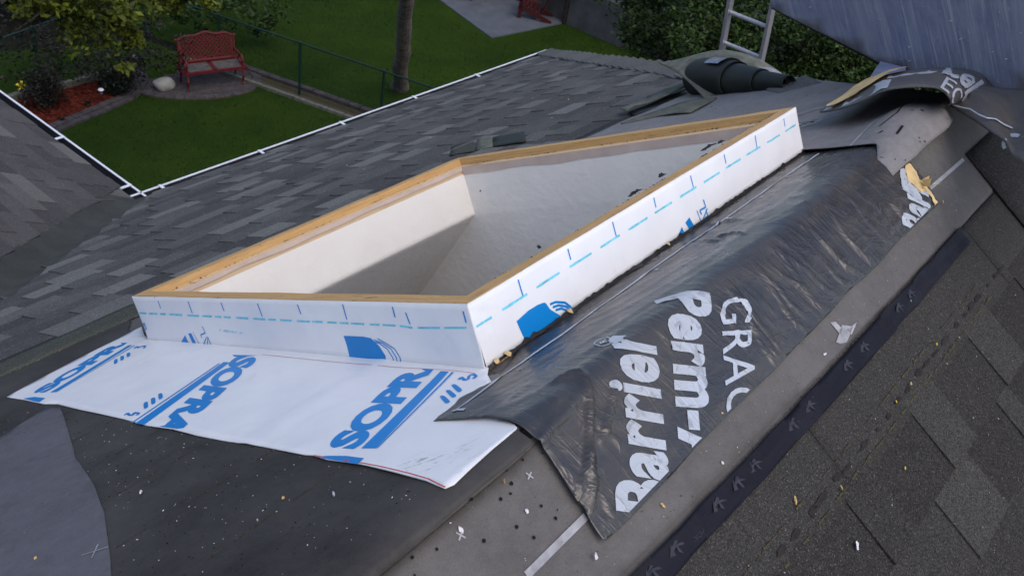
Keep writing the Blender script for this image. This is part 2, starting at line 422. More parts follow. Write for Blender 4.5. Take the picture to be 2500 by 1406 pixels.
# deck slabs, with the opening of the skylight left out
def cpos(p,h): return RP(*p,1,h)
HC=.133
cA,cB,cC,cD=[cpos(q,HC) for q in ((325,722),(1140,740),(1940,262),(1120,385))]
deck=MB()
def dquad(P,fn,side):
    P=[p for p in P]; 
    if area(P)<0: P=P[::-1]
    n=len(P); V=[fn(a,b,-.02) for a,b in P]+[fn(a,b,0) for a,b in P]
    deck.add(V,[tuple(range(n-1,-1,-1)),tuple(range(n,2*n))]+[(i,(i+1)%n,n+(i+1)%n,n+i) for i in range(n)])
rf=lambda x,s,h: Vector((x,YR+s*c,ZR-sn*abs(s)))+Vector((0,(1 if s>0 else -1)*sn,c))*h
x0,x1=cA[0]+.03,cC[0]-.03; s0,s1=cB[1]+.03,cA[1]-.03
XM=-2.6
E0=.022

sv=lambda x:(YE-(XE-x)-YR)/c
dquad([(xv(E0),E0),(x0,E0),(x0,sv(x0))],rf,1)
dquad([(x0+.0005,E0),(x1,E0),(x1,s0),(x0+.0005,s0)],rf,1)
dquad([(x0+.0005,s1),(x1,s1),(x1,sv(x1)),(x0+.0005,sv(x0))],rf,1)
dquad([(x1+.0005,E0),(AX,E0),(xh(SE),SE-.001),(XE,SE-.001),(x1+.0005,sv(x1))],rf,1)
gslope=deck.obj('roof_slope',MAT['grey'],house,label='garden side roof slope falling away behind the skylight',recalc=True)
deck=MB(); dquad([(XM,-.022),(AX,-.022),(AX+4.2,-4.65),(XM,-4.65)],rf,-1)
nslope=deck.obj('roof_slope',MAT['grey'],house,label='near roof slope at lower right',recalc=True)
# left wing roof (drains to the valley)
FL=Frame((XE,YE,ZE),(0,1,0),(1,0,-math.tan(TH)))     # a along +Y, b down slope towards +X, b<=0 on the roof
FLn=Frame((XE,YE,ZE),(0,-1,0),(1,0,-math.tan(TH)))
fl=lambda a,b,h=0: Vector((XE,YE+a,ZE))+Vector((c,0,-sn))*b+Vector((sn,0,c))*h
deck=MB(); LW=4.6
dquad([(-LW*c,-LW),(0,-.001),(9,-.001),(9,-LW)],fl,1)
lslope=deck.obj('roof_slope',MAT['grey'],house,label='roof slope of the left wing beyond the valley',recalc=True)
deck=MB()
V=[Vector((AX,YR,ZR)),Vector((xh(SE),YE,ZE)),Vector((xh(SE),YR-4.6*c,ZE))]
deck.add(V+[v-Vector((0,0,.02)) for v in V],[(0,2,1),(3,4,5),(0,1,4,3),(1,2,5,4),(2,0,3,5)])
fslope=deck.obj('roof_slope',MAT['sh_far'],house,label='hipped end slope hidden behind the hip',recalc=True)
wl=MB(); wt=ZE-.9
wt=ZE-.2
wl.box((XE-.55,YE-.55,0),(xh(SE)-.4,YE-.35,wt)); wl.box((xh(SE)-.6,-3.2,0),(xh(SE)-.4,YE-.552,wt)); wl.box((XE-.55,YE-.348,0),(XE-.35,14,wt)); wl.box((-7,-3.4,0),(xh(SE)-.4,-3.202,wt))
wl.obj('house_wall',MAT['soffit'],house)
# fascia + soffit
fa=MB(); fa.box((XE-.01,YE-.32,ZE-.2),(xh(SE),YE-.012,ZE-.03)); fa.box((XE-.33,YE-.012,ZE-.2),(XE-.012,14,ZE-.03))
fa.obj('fascia',MAT['metalwhite'],house)
# gutters
def gutter(p,q,out,label):
    p=Vector(p);q=Vector(q);t=(q-p).normalized(); out=Vector(out); up=Vector((0,0,1))
    prof=[(-.008,.0),(-.008,-.095),(.06,-.10),(.085,-.055),(.105,-.03),(.105,-.004),(.105,0),(.090,0),(.090,-.006),(.1,-.008),(.1,-.028),(.08,-.052),(.057,-.095),(-.004,-.09),(-.004,0)]
    g=MB(); n=len(prof); V=[p+out*a+up*b for a,b in prof]+[q+out*a+up*b for a,b in prof]
    g.add(V,[(i,(i+1)%n,n+(i+1)%n,n+i) for i in range(n)]+[tuple(range(n-1,-1,-1)),tuple(range(n,2*n))])
    go=g.obj('gutter',MAT['metalwhite'],house,label=label,recalc=True)
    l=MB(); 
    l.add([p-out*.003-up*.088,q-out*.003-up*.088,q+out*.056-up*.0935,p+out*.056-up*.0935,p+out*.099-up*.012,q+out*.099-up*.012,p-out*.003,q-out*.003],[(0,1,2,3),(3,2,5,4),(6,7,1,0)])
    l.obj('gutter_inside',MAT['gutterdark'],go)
    return go
zl=ZE-.022
g1=gutter((XE+.0,YE+.0,zl),(xh(SE)+.05,YE+.0,zl),(0,1,0),'white gutter along the garden eave')
g2=gutter((XE+0,YE-.05,zl),(XE+0,13,zl),(1,0,0),'white gutter along the left wing eave')
def bracket(P,out,par):
    b=MB(); P=Vector(P); out=Vector(out); t=Vector((-out.y,out.x,0))
    b.bar(P-out*.055+Vector((0,0,.006)),P+out*.10+Vector((0,0,.006)),.022,.006)
    b.bar(P-out*.055+Vector((0,0,.0)),P-out*.055+Vector((0,0,.02)),.024,.008,up=out)
    b.obj('gutter_bracket',MAT['metalwhite'],par)
for px,py in ((1163,185),(1010,243),(832,306),(634,378),(392,462)):
    r=ray(px,py-6); x=r.x/r.y*(YL-.02); bracket((x,YE,zl),(0,1,0),g1)
for px,py in ((150,338),(312,446)):
    r=ray(px,py); y=r.y/r.x*(XL-.03); bracket((XE,y,zl),(1,0,0),g2)
# valley lining
vp=[]
hv=lambda x,s: rf(x,s,.006)
vs=[];fs=[];uv=[]
for i in range(40):
    s=SE*i/39+.02*(i==0); y=YR+s*c; xc=xv(s); z=ZR-sn*s
    w=.21+.012*nz(s*4)
    row=[(xc+w,y,z+.006),(xc+w*.5,y,z+.006),(xc,y,z+.008),(xc-w*.5,y,z+w*.5*sn/c+.008),(xc-w,y,z+w*sn/c+.008)]
    vs+=row; uv+=[(j*.1,s) for j in range(5)]
    if i: k=5*i; fs+=[(k-5+j,k+j,k+j+1,k-4+j) for j in range(4)]
mk('valley_lining',vs,fs,MAT['valley'],house,label='dark strip lining the valley between the two shingled slopes',uv=uv,smooth=True)
# ---- shingles
def wedge(m,fn,xa0,xb0,sa,xa1,xb1,sb,h0a,h0b,ta,tb,tone):
    """sa: upper edge, sb: lower (butt) edge; base heights h0a,h0b, thickness ta,tb"""
    m.hexa([fn(xa0,sa,h0a),fn(xb0,sa,h0a),fn(xb1,sb,h0b),fn(xa1,sb,h0b),fn(xa0,sa,h0a+ta),fn(xb0,sa,h0a+ta),fn(xb1,sb,h0b+tb),fn(xa1,sb,h0b+tb)],tone)
EXP=.1395
class Field:
    def __init__(s,par,mat,cap,near): s.par=par; s.mat=mat; s.cap=cap; s.near=near; s.items=[]
    def add(s,*a):
        m=MB(); wedge(m,*a); ctr=sum(m.v,Vector())/8; s.items.append(((ctr-CAM).length,m))
    def done(s):
        s.items.sort(key=lambda t:t[0]); rest=MB()
        for i,(d,m) in enumerate(s.items):
            if i<s.cap: m.obj('shingle',s.mat,s.par,recalc=True)
            else: rest.add(m.v,m.f,m.t[0])
        if rest.v: rest.obj('shingle_field',s.mat,s.par,kind='stuff',recalc=True)
def courses(F_,fn,s_list,left,right,seed,tabw=(.14,.36),base=.004,th=.0065,dk=(0,.28),lt=(.55,1.15)):
    rr=random.Random(seed)
    for s in s_list:
        se=s+EXP; xa=left(s)-rr.random()*.3; end=right(se)
        x=xa; up=rr.random()<.5
        while x<end:
            w=rr.uniform(*tabw)
            a0,b0,a1,b1=x,x+w,x,x+w
            tone=(rr.uniform(*lt) if rr.random()<.34 else rr.uniform(.15,.5)) if up else rr.uniform(*dk)
            th_=th if up else .0012
            if up: d=.012; a1-=-d*0; a0+=0
            # trim
            L0,L1=left(s),left(se); R0,R1=right(s),right(se)
            a0=max(a0,L0);a1=max(a1,L1);b0=min(b0,R0);b1=min(b1,R1)
            if b0-a0>.01 or b1-a1>.01:
                a0=min(a0,b0-.002);a1=min(a1,b1-.002)
                F_.add(fn,a0,b0,s-.02,a1,b1,se,base-.002,base+.003,.001 if not up else .003,th_+.0012,tone)
            x+=w; up=not up
GF=Field(gslope,MAT['sh_far'],150,True)
n=23; s_start=SE-n*EXP+.012
sl_=[s_start+i*EXP for i in range(n)]
courses(GF,rf,sl_,lambda s:xv(s)+.13,lambda s:xh(s)-.03,11)
# extra courses beyond the skylight
courses(GF,rf,[s_start-EXP*k for k in (1,2,3,4)],lambda s:cD[0]+.22-.1*s,lambda s:xh(s)-.03,23)
GF.done()
def bare(name,fn,xa,xb,sa,sb,mat,par,g=.1,h=.006,th=.004,label=None,w=.004):
    P=wob([(xa,sa),(xb,sa),(xb,sb),(xa,sb)],w,.08,xa)
    return sheet(name,P,lambda a,b:fn(a,b,h+.002*nz(a*3,b*3)),g,mat,par,thick=th,label=label)
bare('shingle_headlap',rf,-1.0,.35,s_start-.20,s_start+.01,MAT['sh_headfar'],gslope,label='exposed green grey nailing strip of the highest shingle course')
bare('shingle_headlap',rf,.353,1.30,s_start-.20,s_start+.01,MAT['sh_headfar'],gslope)
bare('shingle_headlap',rf,1.303,cD[0]+.1,s_start-.17,s_start+.01,MAT['sh_headfar'],gslope)
bare('shingle_headlap',rf,cD[0]+.05,3.55,s_start-4*EXP-.20,s_start-4*EXP+.01,MAT['sh_headfar'],gslope)
LF=Field(lslope,MAT['sh_left'],60,True)
courses(LF,lambda a,b,h:fl(a,b,h),[-EXP*(k+1)+.012 for k in range(26)],lambda b:b*c+.19,lambda b:8.5,31,tabw=(.18,.42),dk=(.0,.4))
LF.done()
# hip caps
hd=(Vector((xh(SE),YE,ZE))-Vector((AX,YR,ZR))); HL=hd.length; hd.normalize()
w1=Vector((-1,0,0)); n1=Vector((0,sn,c)); s1d=n1.cross(hd).normalized()     # along P1 away from hip
k4=(ZR-ZE)/(xh(SE)-AX); n4=Vector((k4,0,1)).normalized(); s4d=hd.cross(n4).normalized()
if s1d.x>0: s1d=-s1d
if s4d.y>0: s4d=-s4d
ncap=30
for i in range(ncap):
    l0=.75+(HL-.77)*(i)/ncap; l1=.75+(HL-.77)*(i+1)/ncap+.02
    A0=Vector((AX,YR,ZR))+hd*l0; A1=Vector((AX,YR,ZR))+hd*l1; up=(n1+n4).normalized()
    hA,hB=.010,.036+.008*rnd.random(); W_=.145+.01*rnd.random(); 
    P=[A0+s1d*W_*.93+n1*(hA-.006),A0+up*hA,A0+s4d*W_*.93+n4*(hA-.006),A1+s1d*W_+n1*hB*.7,A1+up*hB,A1+s4d*W_+n4*hB*.7]
    B=[v-up*.006 for v in P]
    m=MB(); m.add(P+B,[(0,1,4,3),(1,2,5,4),(6,9,10,7),(7,10,11,8),(3,4,10,9),(4,5,11,10),(0,3,9,6),(2,8,11,5),(0,6,7,1),(1,7,8,2)],.35+.25*rnd.random())
    m.obj('hip_cap',MAT['sh_far'],gslope,recalc=True)
# ---- near slope: shingles in full view
def nf(x,s,h): return rf(x,-s,h)   # s positive down the near slope
S0=.282                          # top edge of the first shingle course
def headsh(xa,xb,sa,sb,h=.005,label=None,mat='sh_head'):
    P=wob([(xa,-sb),(xb,-sb),(xb,-sa),(xa,-sa)],.0015,.05,xa*3)
    return sheet('shingle',P,lambda a,b:rf(a,b,h+.003*(abs(b)-sa)/max(sb-sa,.01)),.06,MAT[mat],nslope,thick=.004,label=label)
headsh(-.55,.437,S0-.005,.468); headsh(.44,1.46,S0,.468); headsh(1.463,2.475,S0,.468)
headsh(2.479,2.757,S0,.468)
headsh(2.761,3.6,S0-.13,.468,h=.010,label='shingle set higher up the slope under the hanging film sheet',mat='black_shingle')
NF=Field(nslope,MAT['sh_near'],400,True)
rr=random.Random(5)
# explicit tabs of the first two courses (x of the slits), random beyond
first=[-.9,-.62,-.40,-.12,.12,.40,.62,.93,1.13,1.30,1.418,1.539,1.76,1.90,2.14,2.30,2.52,2.75,2.95,3.2,3.5]
second=[-.8,-.5,-.2,.05,.33,.55,.86,1.10,1.34,1.640,1.837,2.06,2.145,2.42,2.6,2.9,3.1,3.4]
for k in range(22):
    s=.466+k*EXP
    if k==0: xs=first
    elif k==1: xs=second
    else:
        xs=[-2.2+rr.random()*.2]
        while xs[-1]<3.9: xs.append(xs[-1]+rr.uniform(.11,.34))
    for i in range(len(xs)-1):
        up=(i+k)%2==0; tone=(rr.uniform(.3,.9) if rr.random()<.45 else rr.uniform(.1,.35)) if up else rr.uniform(0,.25)
        if k==0 and i==10: tone=.25
        if k==1 and 8<=i<=9: tone=.95 if i==9 else .5
        t=.0058 if up else .0010
        NF.add(nf,xs[i]+.0008,xs[i+1]-.0008,s-.025,xs[i]+.0008,xs[i+1]-.0008,s+EXP+.0,.0045,.0075,.0008 if not up else .0034,t+.001,tone)
NF.done()
# yellow nailing line and tar dots on the headlap
def dashes(fn,x0,x1,s,w,n,seed,ws=.003):
    q=random.Random(seed); out=[]; x=x0
    while x<x1:
        l=q.uniform(.01,.06)
        out.append([(x,s-w/2+q.uniform(-ws,ws)),(x+l,s-w/2+q.uniform(-ws,ws)),(x+l,s+w/2),(x,s+w/2)]); x+=l+q.uniform(.004,.03)
    return out
ylw=plain('yellow chalk line',(.058,.056,.034),.95,.1,.6,300)
for s_,w_ in ((.404,.0018),(.450,.003)):
    lay('chalk_line',[[(p[0],-p[1]) for p in P] for P in dashes(None,-.4,2.45,s_,w_,0,int(s_*1000))],lambda a,b:rf(a,b,.0095),ylw,nslope,kind='stuff')
q=random.Random(3); blobs=[]
for i in range(46):
    x=-.3+i*.062+q.uniform(-.02,.02); s_=.428+q.uniform(-.004,.004); a_=q.uniform(.006,.030); b_=q.uniform(.003,.008)
    blobs.append([(x+a_*math.cos(t*math.pi/6)*(1+.9*nz(t*1.3,i)),-s_+b_*math.sin(t*math.pi/6)*(1+.9*nz(t*1.3,i,4))) for t in range(12)])
lay('sealant_dots',blobs,lambda a,b:rf(a,b,.0092),plain('dull brown sealant',(.022,.018,.017),.85,.2,.3,50),nslope,kind='stuff')
# ------------------------------------------------------------------ underlayments
def top(x,s,h): return roof(x,s,h)
UE=-.268
P=wob([(-.4,UE+.012),(2.9,UE-.008),(3.25,-.30),(3.1,.02),(2.45,.02),(2.4,-.02),(-.4,-.02)],.0016,.04,2)
ul=sheet('grey_underlayment',[(-.4,UE+.012),(.9,UE+.004),(2.5,UE-.012),(3.32,-.262),(3.22,.05),(2.2,.05),(.86,-.036),(.62,-.04),(-.4,-.05)],
   lambda a,b:top(a,b,.004+.0012*nz(a*5,b*5)),.03,MAT['grey'],thick=.002,label='grey brown underlayment strip lying along the near side of the ridge',cat='underlayment')
# print: lines, crosses
def crossp(px,py,side,sz,ang):
    x,s=RP(px,py,side); out=[]
    for k in (0,1):
        a=ang+k*math.pi/2; dx,dy=math.cos(a)*sz,math.sin(a)*sz; out+=stroke([(x-dx,s-dy),(x+dx,s+dy)],.0024)
    return out
laymany('printed_line',[stroke([RP(1280,1406,-1),RP(1425,1262,-1)],.012),stroke([RP(2348,392,-1),RP(2258,470,-1)],.010),crossp(1288,1163,-1,.007,.4),crossp(1120,1308,-1,.008,.5)],
    lambda a,b:top(a,b,.0062),MAT['lineink'],ul,g=.03)
laymany('printed_mark',[[[RP(*p,-1) for p in P]] for P in ([(2022,790),(2034,788),(2052,806),(2048,822)],[(2036,838),(2050,796),(2078,800),(2062,838),(2046,842)],[(2056,812),(2086,790),(2074,820)])],lambda a,b:top(a,b,.0062),MAT['lineink'],ul,g=.03)
# dark membrane on the garden side, left of the skylight
DM=wob([(-.9,-.062),(.55,-.055),(.66,-.052),(.885,-.046),(.895,-.01),(.93,.02),(.99,.02),(1.12,.3),(1.12,1.72),(1.2,1.86),(-.9,1.86)],.006,.05,5)
dm=sheet('dark_membrane',DM,lambda a,b:roofb(a,b,.0035+.0015*nz(a*4,b*4)),.04,MAT['dark'],thick=.003,label='old black roofing membrane covered in dirt in the lower left foreground',cat='roofing membrane')
lay('chalk_line',sum([dashes(None,.1,1.0,s_,.003,0,int(s_*99),.0015) for s_ in (.22,.42,.61,.80,1.0,1.22)],[]),lambda a,b:roofb(a,b,.0041+.0015*nz(a*4,b*4)),plain('faint tan chalk',(.060,.052,.034),.95,.1,.6,200),dm,kind='stuff')
gp=[RP(*p,1,.012) for p in ((0,1058),(60,1020),(112,988),(145,990),(165,1050),(180,1110),(228,1180),(250,1240),(262,1330),(268,1420))]+[(-.3,.3),(-.3,1.9)]
gpo=sheet('membrane_patch',wob(gp,.002,.04,8),lambda a,b:roofb(a,b,.0058+.0010*nz(a*4,b*4)),.05,MAT['greypatch'],thick=.002,label='lighter grey membrane patch with a wavy edge at the left border',cat='membrane patch')
lay('printed_cross',crossp(236,1354,1,.02,.9),lambda a,b:roofb(a,b,.0072),MAT['lineink'],gpo)
# grey sheet on the garden side right of the skylight + over the ridge (flap)
def flaph(x,s):
    # hump over the ridge at x~2.75, curled leading edge
    h=.016+.050*math.exp(-((x-2.62)/.16)**2-(s/.10)**2)+.014*math.exp(-((x-2.42)/.05)**2-((s+.03)/.06)**2)
    if s<-.06: h+=.012*max(0,nz(x*9,s*9))
    return h+.004*nz(x*6,s*6)+.004*abs(nz(x*3+s*9,s*2,5))
FL_=[(2.445,.30),(2.425,.235),(2.40,.10),(2.385,.012)]+[RP(*p,-1,.02) for p in ((2150,385),(2168,405),(2183,427),(2208,402),(2245,368),(2296,326),(2322,296),(2306,266))]+[(2.93,.0),(3.05,.14),(3.38,.52),(3.65,.82),(3.9,1.15),(3.6,1.34),(2.9,1.42),(2.50,1.5),(2.50,1.0),(2.47,.5)]
fl2=sheet('grey_underlayment_flap',wob(FL_,.003,.03,9),lambda a,b:roof(a,b,flaph(a,b),.022),.025,MAT['greyfar'],thick=.0025,label='large grey underlayment sheet right of the skylight, its flap folded over the ridge',cat='underlayment')
def onflap(a,b): return roof(a,b,flaph(a,b)+.0012,.022)
lay('printed_line',stroke([RP(*p,1,.01) for p in ((2078,366),(2110,340),(2150,310),(2185,285))]+[RP(*p,1,.03) for p in ((2220,254),(2238,238))],.008),onflap,MAT['lineink'],fl2,g=.03)
lay('faint_lettering',[[RP(*p,1,.012) for p in P] for P in ([(1944,282),(1990,268),(2030,262),(2020,268),(1985,276),(1948,290)],[(1948,300),(2000,288),(2012,296),(1995,306),(1955,316),(1950,310),(1985,303),(1998,296),(1950,306)])]+
    [[(x_+.03*math.cos(t*.5),.62+.06*math.sin(t*.5)) for t in range(13)] for x_ in ()],onflap,MAT['faintink'],fl2,g=.04)
def holes(lst,fn,side,par,h=.0,r=(.003,.006)):
    r=(r[0]*.5,r[1]*.5)
    P=[]; q=random.Random(len(lst))
    for px,py in lst:
        x,s=RP(px,py,side,h); a_=q.uniform(*r)
        P.append([(x+a_*math.cos(t*.63)*(1+.5*nz(t*.9,px)),s+a_*math.sin(t*.63)*(1+.5*nz(t*.9,py))) for t in range(10)])
    lay('nail_hole',P,fn,MAT['hole'],par,kind='stuff',g=.05)
holes([(1150,1218),(1221,1218),(1247,1180),(1245,1205),(1355,1265),(1302,1312),(1005,1360),(960,1372),(1011,1404),(981,1334),(1278,1100),(1275,1122),(1320,1235),(2228,1016),(1260,1286),(1180,1320),(1065,1340)],lambda a,b:top(a,b,.0064),-1,ul,.004,(.0035,.0065))
holes([(2232,302),(2243,303),(2270,285),(2281,292),(2303,300),(2295,307),(2228,350),(2231,358),(2241,358),(2183,391),(2202,397),(2290,331),(2293,335)],onflap,-1,fl2,.02,(.003,.006))
holes([(2185,286),(2215,268),(2290,275),(2028,290),(2113,306),(2138,327),(1988,317)],onflap,1,fl2,.01,(.003,.006))
cr_=[stroke([RP(*p,1,.012) for p in L],w) for L,w in (([(2150,332),(2172,322),(2192,312),(2205,300),(2215,285),(2240,265),(2257,250)],.0035),([(2145,345),(2156,340)],.004),([(2175,340),(2190,327)],.003))]
lay('crease_crack',sum(cr_,[]),onflap,MAT['hole'],fl2,g=.02,kind='stuff')
# ------------------------------------------------------------------ skylight curb
CT=Frame(rf(0,0.0001,HC),(1,0,0),(0,c,-sn)) 
def cq(p,h): return rf(p[0],p[1],h)
def inset(Q,d):
    n=len(Q); out=[]
    for i in range(n):
        a=Vector(Q[i-1]);b=Vector(Q[i]);e=Vector(Q[(i+1)%n])
        u=(b-a).normalized(); v=(e-b).normalized(); nu=Vector((-u.y,u.x)); nv=Vector((-v.y,v.x))
        if area(Q)<0: nu=-nu; nv=-nv
        k=(nu+nv)/(1+nu.dot(nv)); out.append(tuple(b+k*d))
    return out
Q=[cA,cB,cC,cD]; Qi=inset(Q,.034)
curb=thing('skylight_curb',cq(((cA[0]+cC[0])/2,(cA[1]+cB[1])/2),0),'open square timber skylight curb wrapped in white membrane with blue print','skylight curb')
names=[('AB',0,1),('BC',1,2),('CD',2,3),('DA',3,0)]
def board(i,j,name,label=None):
    o0,o1,i0,i1=Q[i],Q[j],Qi[i],Qi[j]
    # butt joints : BC and DA run through, AB and CD fit between
    V=[]; U=[]; N=24
    m=MB()
    for a in range(N):
        t0,t1=a/N,(a+1)/N
        L=lambda p,q,t:(p[0]+(q[0]-p[0])*t,p[1]+(q[1]-p[1])*t)
        lenp=math.hypot(o1[0]-o0[0],o1[1]-o0[1])
        def hh(t,e): return HC+.0018*nz(t*9+i*7,e*2)
        P=[cq(L(o0,o1,t0),.0),cq(L(o0,o1,t1),.0),cq(L(i0,i1,t1),.0),cq(L(i0,i1,t0),.0),cq(L(o0,o1,t0),hh(t0,0)),cq(L(o0,o1,t1),hh(t1,0)),cq(L(i0,i1,t1),hh(t1,1)),cq(L(i0,i1,t0),hh(t0,1))]
        u=[(t0*lenp,.2+i),(t1*lenp,.2+i),(t1*lenp,.33+i),(t0*lenp,.33+i),(t0*lenp,0+i),(t1*lenp,0+i),(t1*lenp,.038+i),(t0*lenp,.038+i)]
        m.add(P,[(4,5,6,7),(0,1,5,4),(2,3,7,6)]+([(3,0,4,7)] if a==0 else [])+([(1,2,6,5)] if a==N-1 else []),0,u)
    return m.obj('curb_board',MAT['wood'],curb,label=label)
for nm,i,j in names: board(i,j,nm)
# pale inner board edge (second layer), set lower
Q2=inset(Q,.0345); Q3=inset(Q,.048)
m=MB()
for i in range(4):
    j=(i+1)%4; L=1.3; h1=HC-.022 if i!=1 else HC-.01
    m.hexa([cq(Q2[i],.0),cq(Q2[j],.0),cq(Q3[j],.0),cq(Q3[i],.0),cq(Q2[i],h1),cq(Q2[j],h1),cq(Q3[j],h1-.004),cq(Q3[i],h1-.004)],0,[(0,.3+i),(L,.3+i),(L,.4+i),(0,.4+i),(0,0+i),(L,0+i),(L,.012+i),(0,.012+i)])
m.obj('inner_edge_board',MAT['woodpale'],curb)
# tar residue between timber and drywall
tb=MB()
def blob(m,p,r,n,seed,flat=.5):
    q=random.Random(seed); V=[]; k=5
    ax=n.orthogonal().normalized(); ay=n.cross(ax)
    for i in range(k): 
        a=i*2*math.pi/k+q.random(); V.append(p+(ax*math.cos(a)+ay*math.sin(a))*r*q.uniform(.6,1.3))
    V.append(p+n*r*flat); 
    m.add(V,[(i,(i+1)%k,k) for i in range(k)])
NR=Vector((0,sn,c))
q=random.Random(9)
for i,j,cnt in ((3,0,150),(2,3,260)):
    for t_ in range(cnt):
        t=q.random(); 
        if nz(t*6+i,3)<-.12: continue
        a=Q2[i];b=Q2[j]; blob(tb,cq((a[0]+(b[0]-a[0])*t,a[1]+(b[1]-a[1])*t),HC-.020-q.random()*.008),q.uniform(.0012,.0042),NR,t_,.5)
for t_ in range(60):
    t=q.random()**.8; a=Qi[1];b=Qi[2]; blob(tb,cq((a[0]+(b[0]-a[0])*t,a[1]+(b[1]-a[1])*t),HC),q.uniform(.0015,.004),NR,t_,.4)
tb.obj('tar_residue',MAT['tar'],curb,kind='stuff',recalc=True)
nh=MB(); blob(nh,rf(*RP(1012,437,1,HC),HC+.0005),.004,NR,1,.6); nh.obj('nail_head',MAT['alu'],curb)
# big torn flaps of tar on the top of the ridge side board
def scrap(px,py,L,seed):
    x,s=RP(px,py,1,HC); q=random.Random(seed); V=[];n=9; up=NR
    for i in range(n):
        t=i/(n-1)-.5; V.append(rf(x+t*L,s+.004*q.uniform(-1,1),HC+.001)); V.append(rf(x+t*L,s+.008*q.uniform(.2,1.2),HC+.001+.007*(1-4*t*t)*q.uniform(.5,1.2)))
    mk('tar_scrap',V,[(2*i,2*i+2,2*i+3,2*i+1) for i in range(n-1)],MAT['tar'],curb)
for a in ((1555,472,.10,1),(1735,360,.13,2),(1620,430,.05,3),(1320,606,.02,4),(1765,348,.05,5)): scrap(*a[:2],a[2]*.55,a[3])
# drywall shaft
S1=inset(Q,.052)
hT,hK,hB=HC-.050,-.065,-1.2
def shp(p,h,w):   # w: 0..1 weights of flare on the garden side corner
    ds=0
    if h<hK: ds=(hK-h)*(1.38 if w else .35)
    return cq((p[0],p[1]+ds),h)
sh=MB()
lev=[HC-.024,hT,.03,-.03,-.052,-.062,-.068,-.080,-.12,-.4,-.8,hB]
for (i,j) in ((0,1),(1,2),(2,3),(3,0)):
    w={0:1,1:0,2:0,3:1}
    for a,b in zip(lev[1:-1],lev[2:]):
        sh.add([shp(S1[i],a,w[i]),shp(S1[j],a,w[j]),shp(S1[j],b,w[j]),shp(S1[i],b,w[i])],[(0,1,2,3)])
bm_v=sh
o=sh.obj('drywall_shaft',MAT['drywall'],curb)
bm=bmesh.new(); bm.from_mesh(o.data); bmesh.ops.remove_doubles(bm,verts=bm.verts,dist=.0005); bm.to_mesh(o.data); bm.free()
o.data.polygons.foreach_set('use_smooth',[True]*len(o.data.polygons))
es=o.data.attributes.new('sharp_edge','BOOLEAN','EDGE')
for e in o.data.edges:
    a,b=[o.data.vertices[v].co for v in e.vertices]
    if abs((a-b).normalized().x)<.15 : es.data[e.index].value=True
pb=MB()
for (i,j) in ((0,1),(1,2),(2,3),(3,0)):
    N=30
    for k in range(N):
        t0,t1=k/N,(k+1)/N; L=lambda t:(S1[i][0]+(S1[j][0]-S1[i][0])*t,S1[i][1]+(S1[j][1]-S1[i][1])*t)
        e=inset(S1,.0015); L2=lambda t:(e[i][0]+(e[j][0]-e[i][0])*t,e[i][1]+(e[j][1]-e[i][1])*t)
        pb.add([cq(L2(t0),HC-.026),cq(L2(t1),HC-.026),cq(L2(t1),(hT-.003 if i!=3 else HC-.038)+.006*nz(t1*7,i*3)),cq(L2(t0),(hT-.003 if i!=3 else HC-.038)+.006*nz(t0*7,i*3))],[(0,1,2,3)])
pb.obj('paper_band',MAT['paper'],curb,label='bare pinkish paper band along the top of the drywall')
fz=MB(); fz.hexa([shp(S1[0],hB-.9,1),shp(S1[1],hB-.9,0),shp(S1[2],hB-.9,0),shp(S1[3],hB-.9,1)]+[shp(S1[0],hB-.88,1),shp(S1[1],hB-.88,0),shp(S1[2],hB-.88,0),shp(S1[3],hB-.88,1)])
fz.obj('room_floor',MAT['woodpale'],house)
rw=MB()
for i in range(4):
    j=(i+1)%4; w={0:1,1:0,2:0,3:1}; rw.add([shp(S1[i],hB,w[i]),shp(S1[j],hB,w[j]),shp(S1[j],hB-.9,w[j]),shp(S1[i],hB-.9,w[i])],[(0,1,2,3)])
rw.obj('room_wall',MAT['drywall'],house)
# membrane wrap on the two visible outer faces ; frames: a along, b up
fAB=Frame(cq(cA,0),cq(cB,0)-cq(cA,0),NR); fBC=Frame(cq(cB,0),cq(cC,0)-cq(cB,0),NR)
for f in (fAB,fBC):
    mid=cq(((cA[0]+cC[0])/2,(cA[1]+cC[1])/2),0)
    if (mid-f.O).dot(f.n)>0: f.n=-f.n
LAB=(cq(cB,0)-cq(cA,0)).length; LBC=(cq(cC,0)-cq(cB,0)).length
def wAB(a,b,h=0): return fAB(a,b,.003+h+.0035*math.exp(-(b/.02)**2)+.0012*nz(a*9,b*9)+.0018*max(0,nz(a*4,b*3,5)))
def wBC(a,b,h=0): return fBC(a,b,.003+h+.002*nz(a*7,b*9)+.006*max(0,nz(a*5,b*8,2))*max(0,(.09-b)/.09)+.003*math.exp(-((a-LBC+.10+b*.8)/.012)**2))
wrapA=sheet('membrane_wrap',[(-.003,.0),(LAB+.003,.0),(LAB+.003,HC-.0005),(-.003,HC-.0005)],wAB,.02,MAT['white'],curb,thick=.0015,label='front wrap in bluish shade')
Pb=[(0,.004)]+[(LBC*t/60,.005+.006*nz(t*.9,2)+.004*nz(t*2.7,5)) for t in range(1,60)]+[(LBC+.003,.004),(LBC+.003,HC-.0005),(-.003,HC-.0005)]
wrapB=sheet('membrane_wrap',Pb,wBC,.02,MAT['white'],curb,thick=.0015,label='bright long wrap on the ridge side with ragged lower edge')
pxA=lambda *p:[fAB.px(*q,.004) for q in p]; pxB=lambda *p:[fBC.px(*q,.004) for q in p]
z4=lambda x,y:(.32*x,560+.32*y); z5=lambda x,y:(900+.32*x,350+.32*y); z3=lambda x,y:(1650+.3414*x,.3414*y)
def tick(fr,p,q,w=.0035): return stroke([fr.px(*p,.004),fr.px(*q,.004)],w)
T=[]
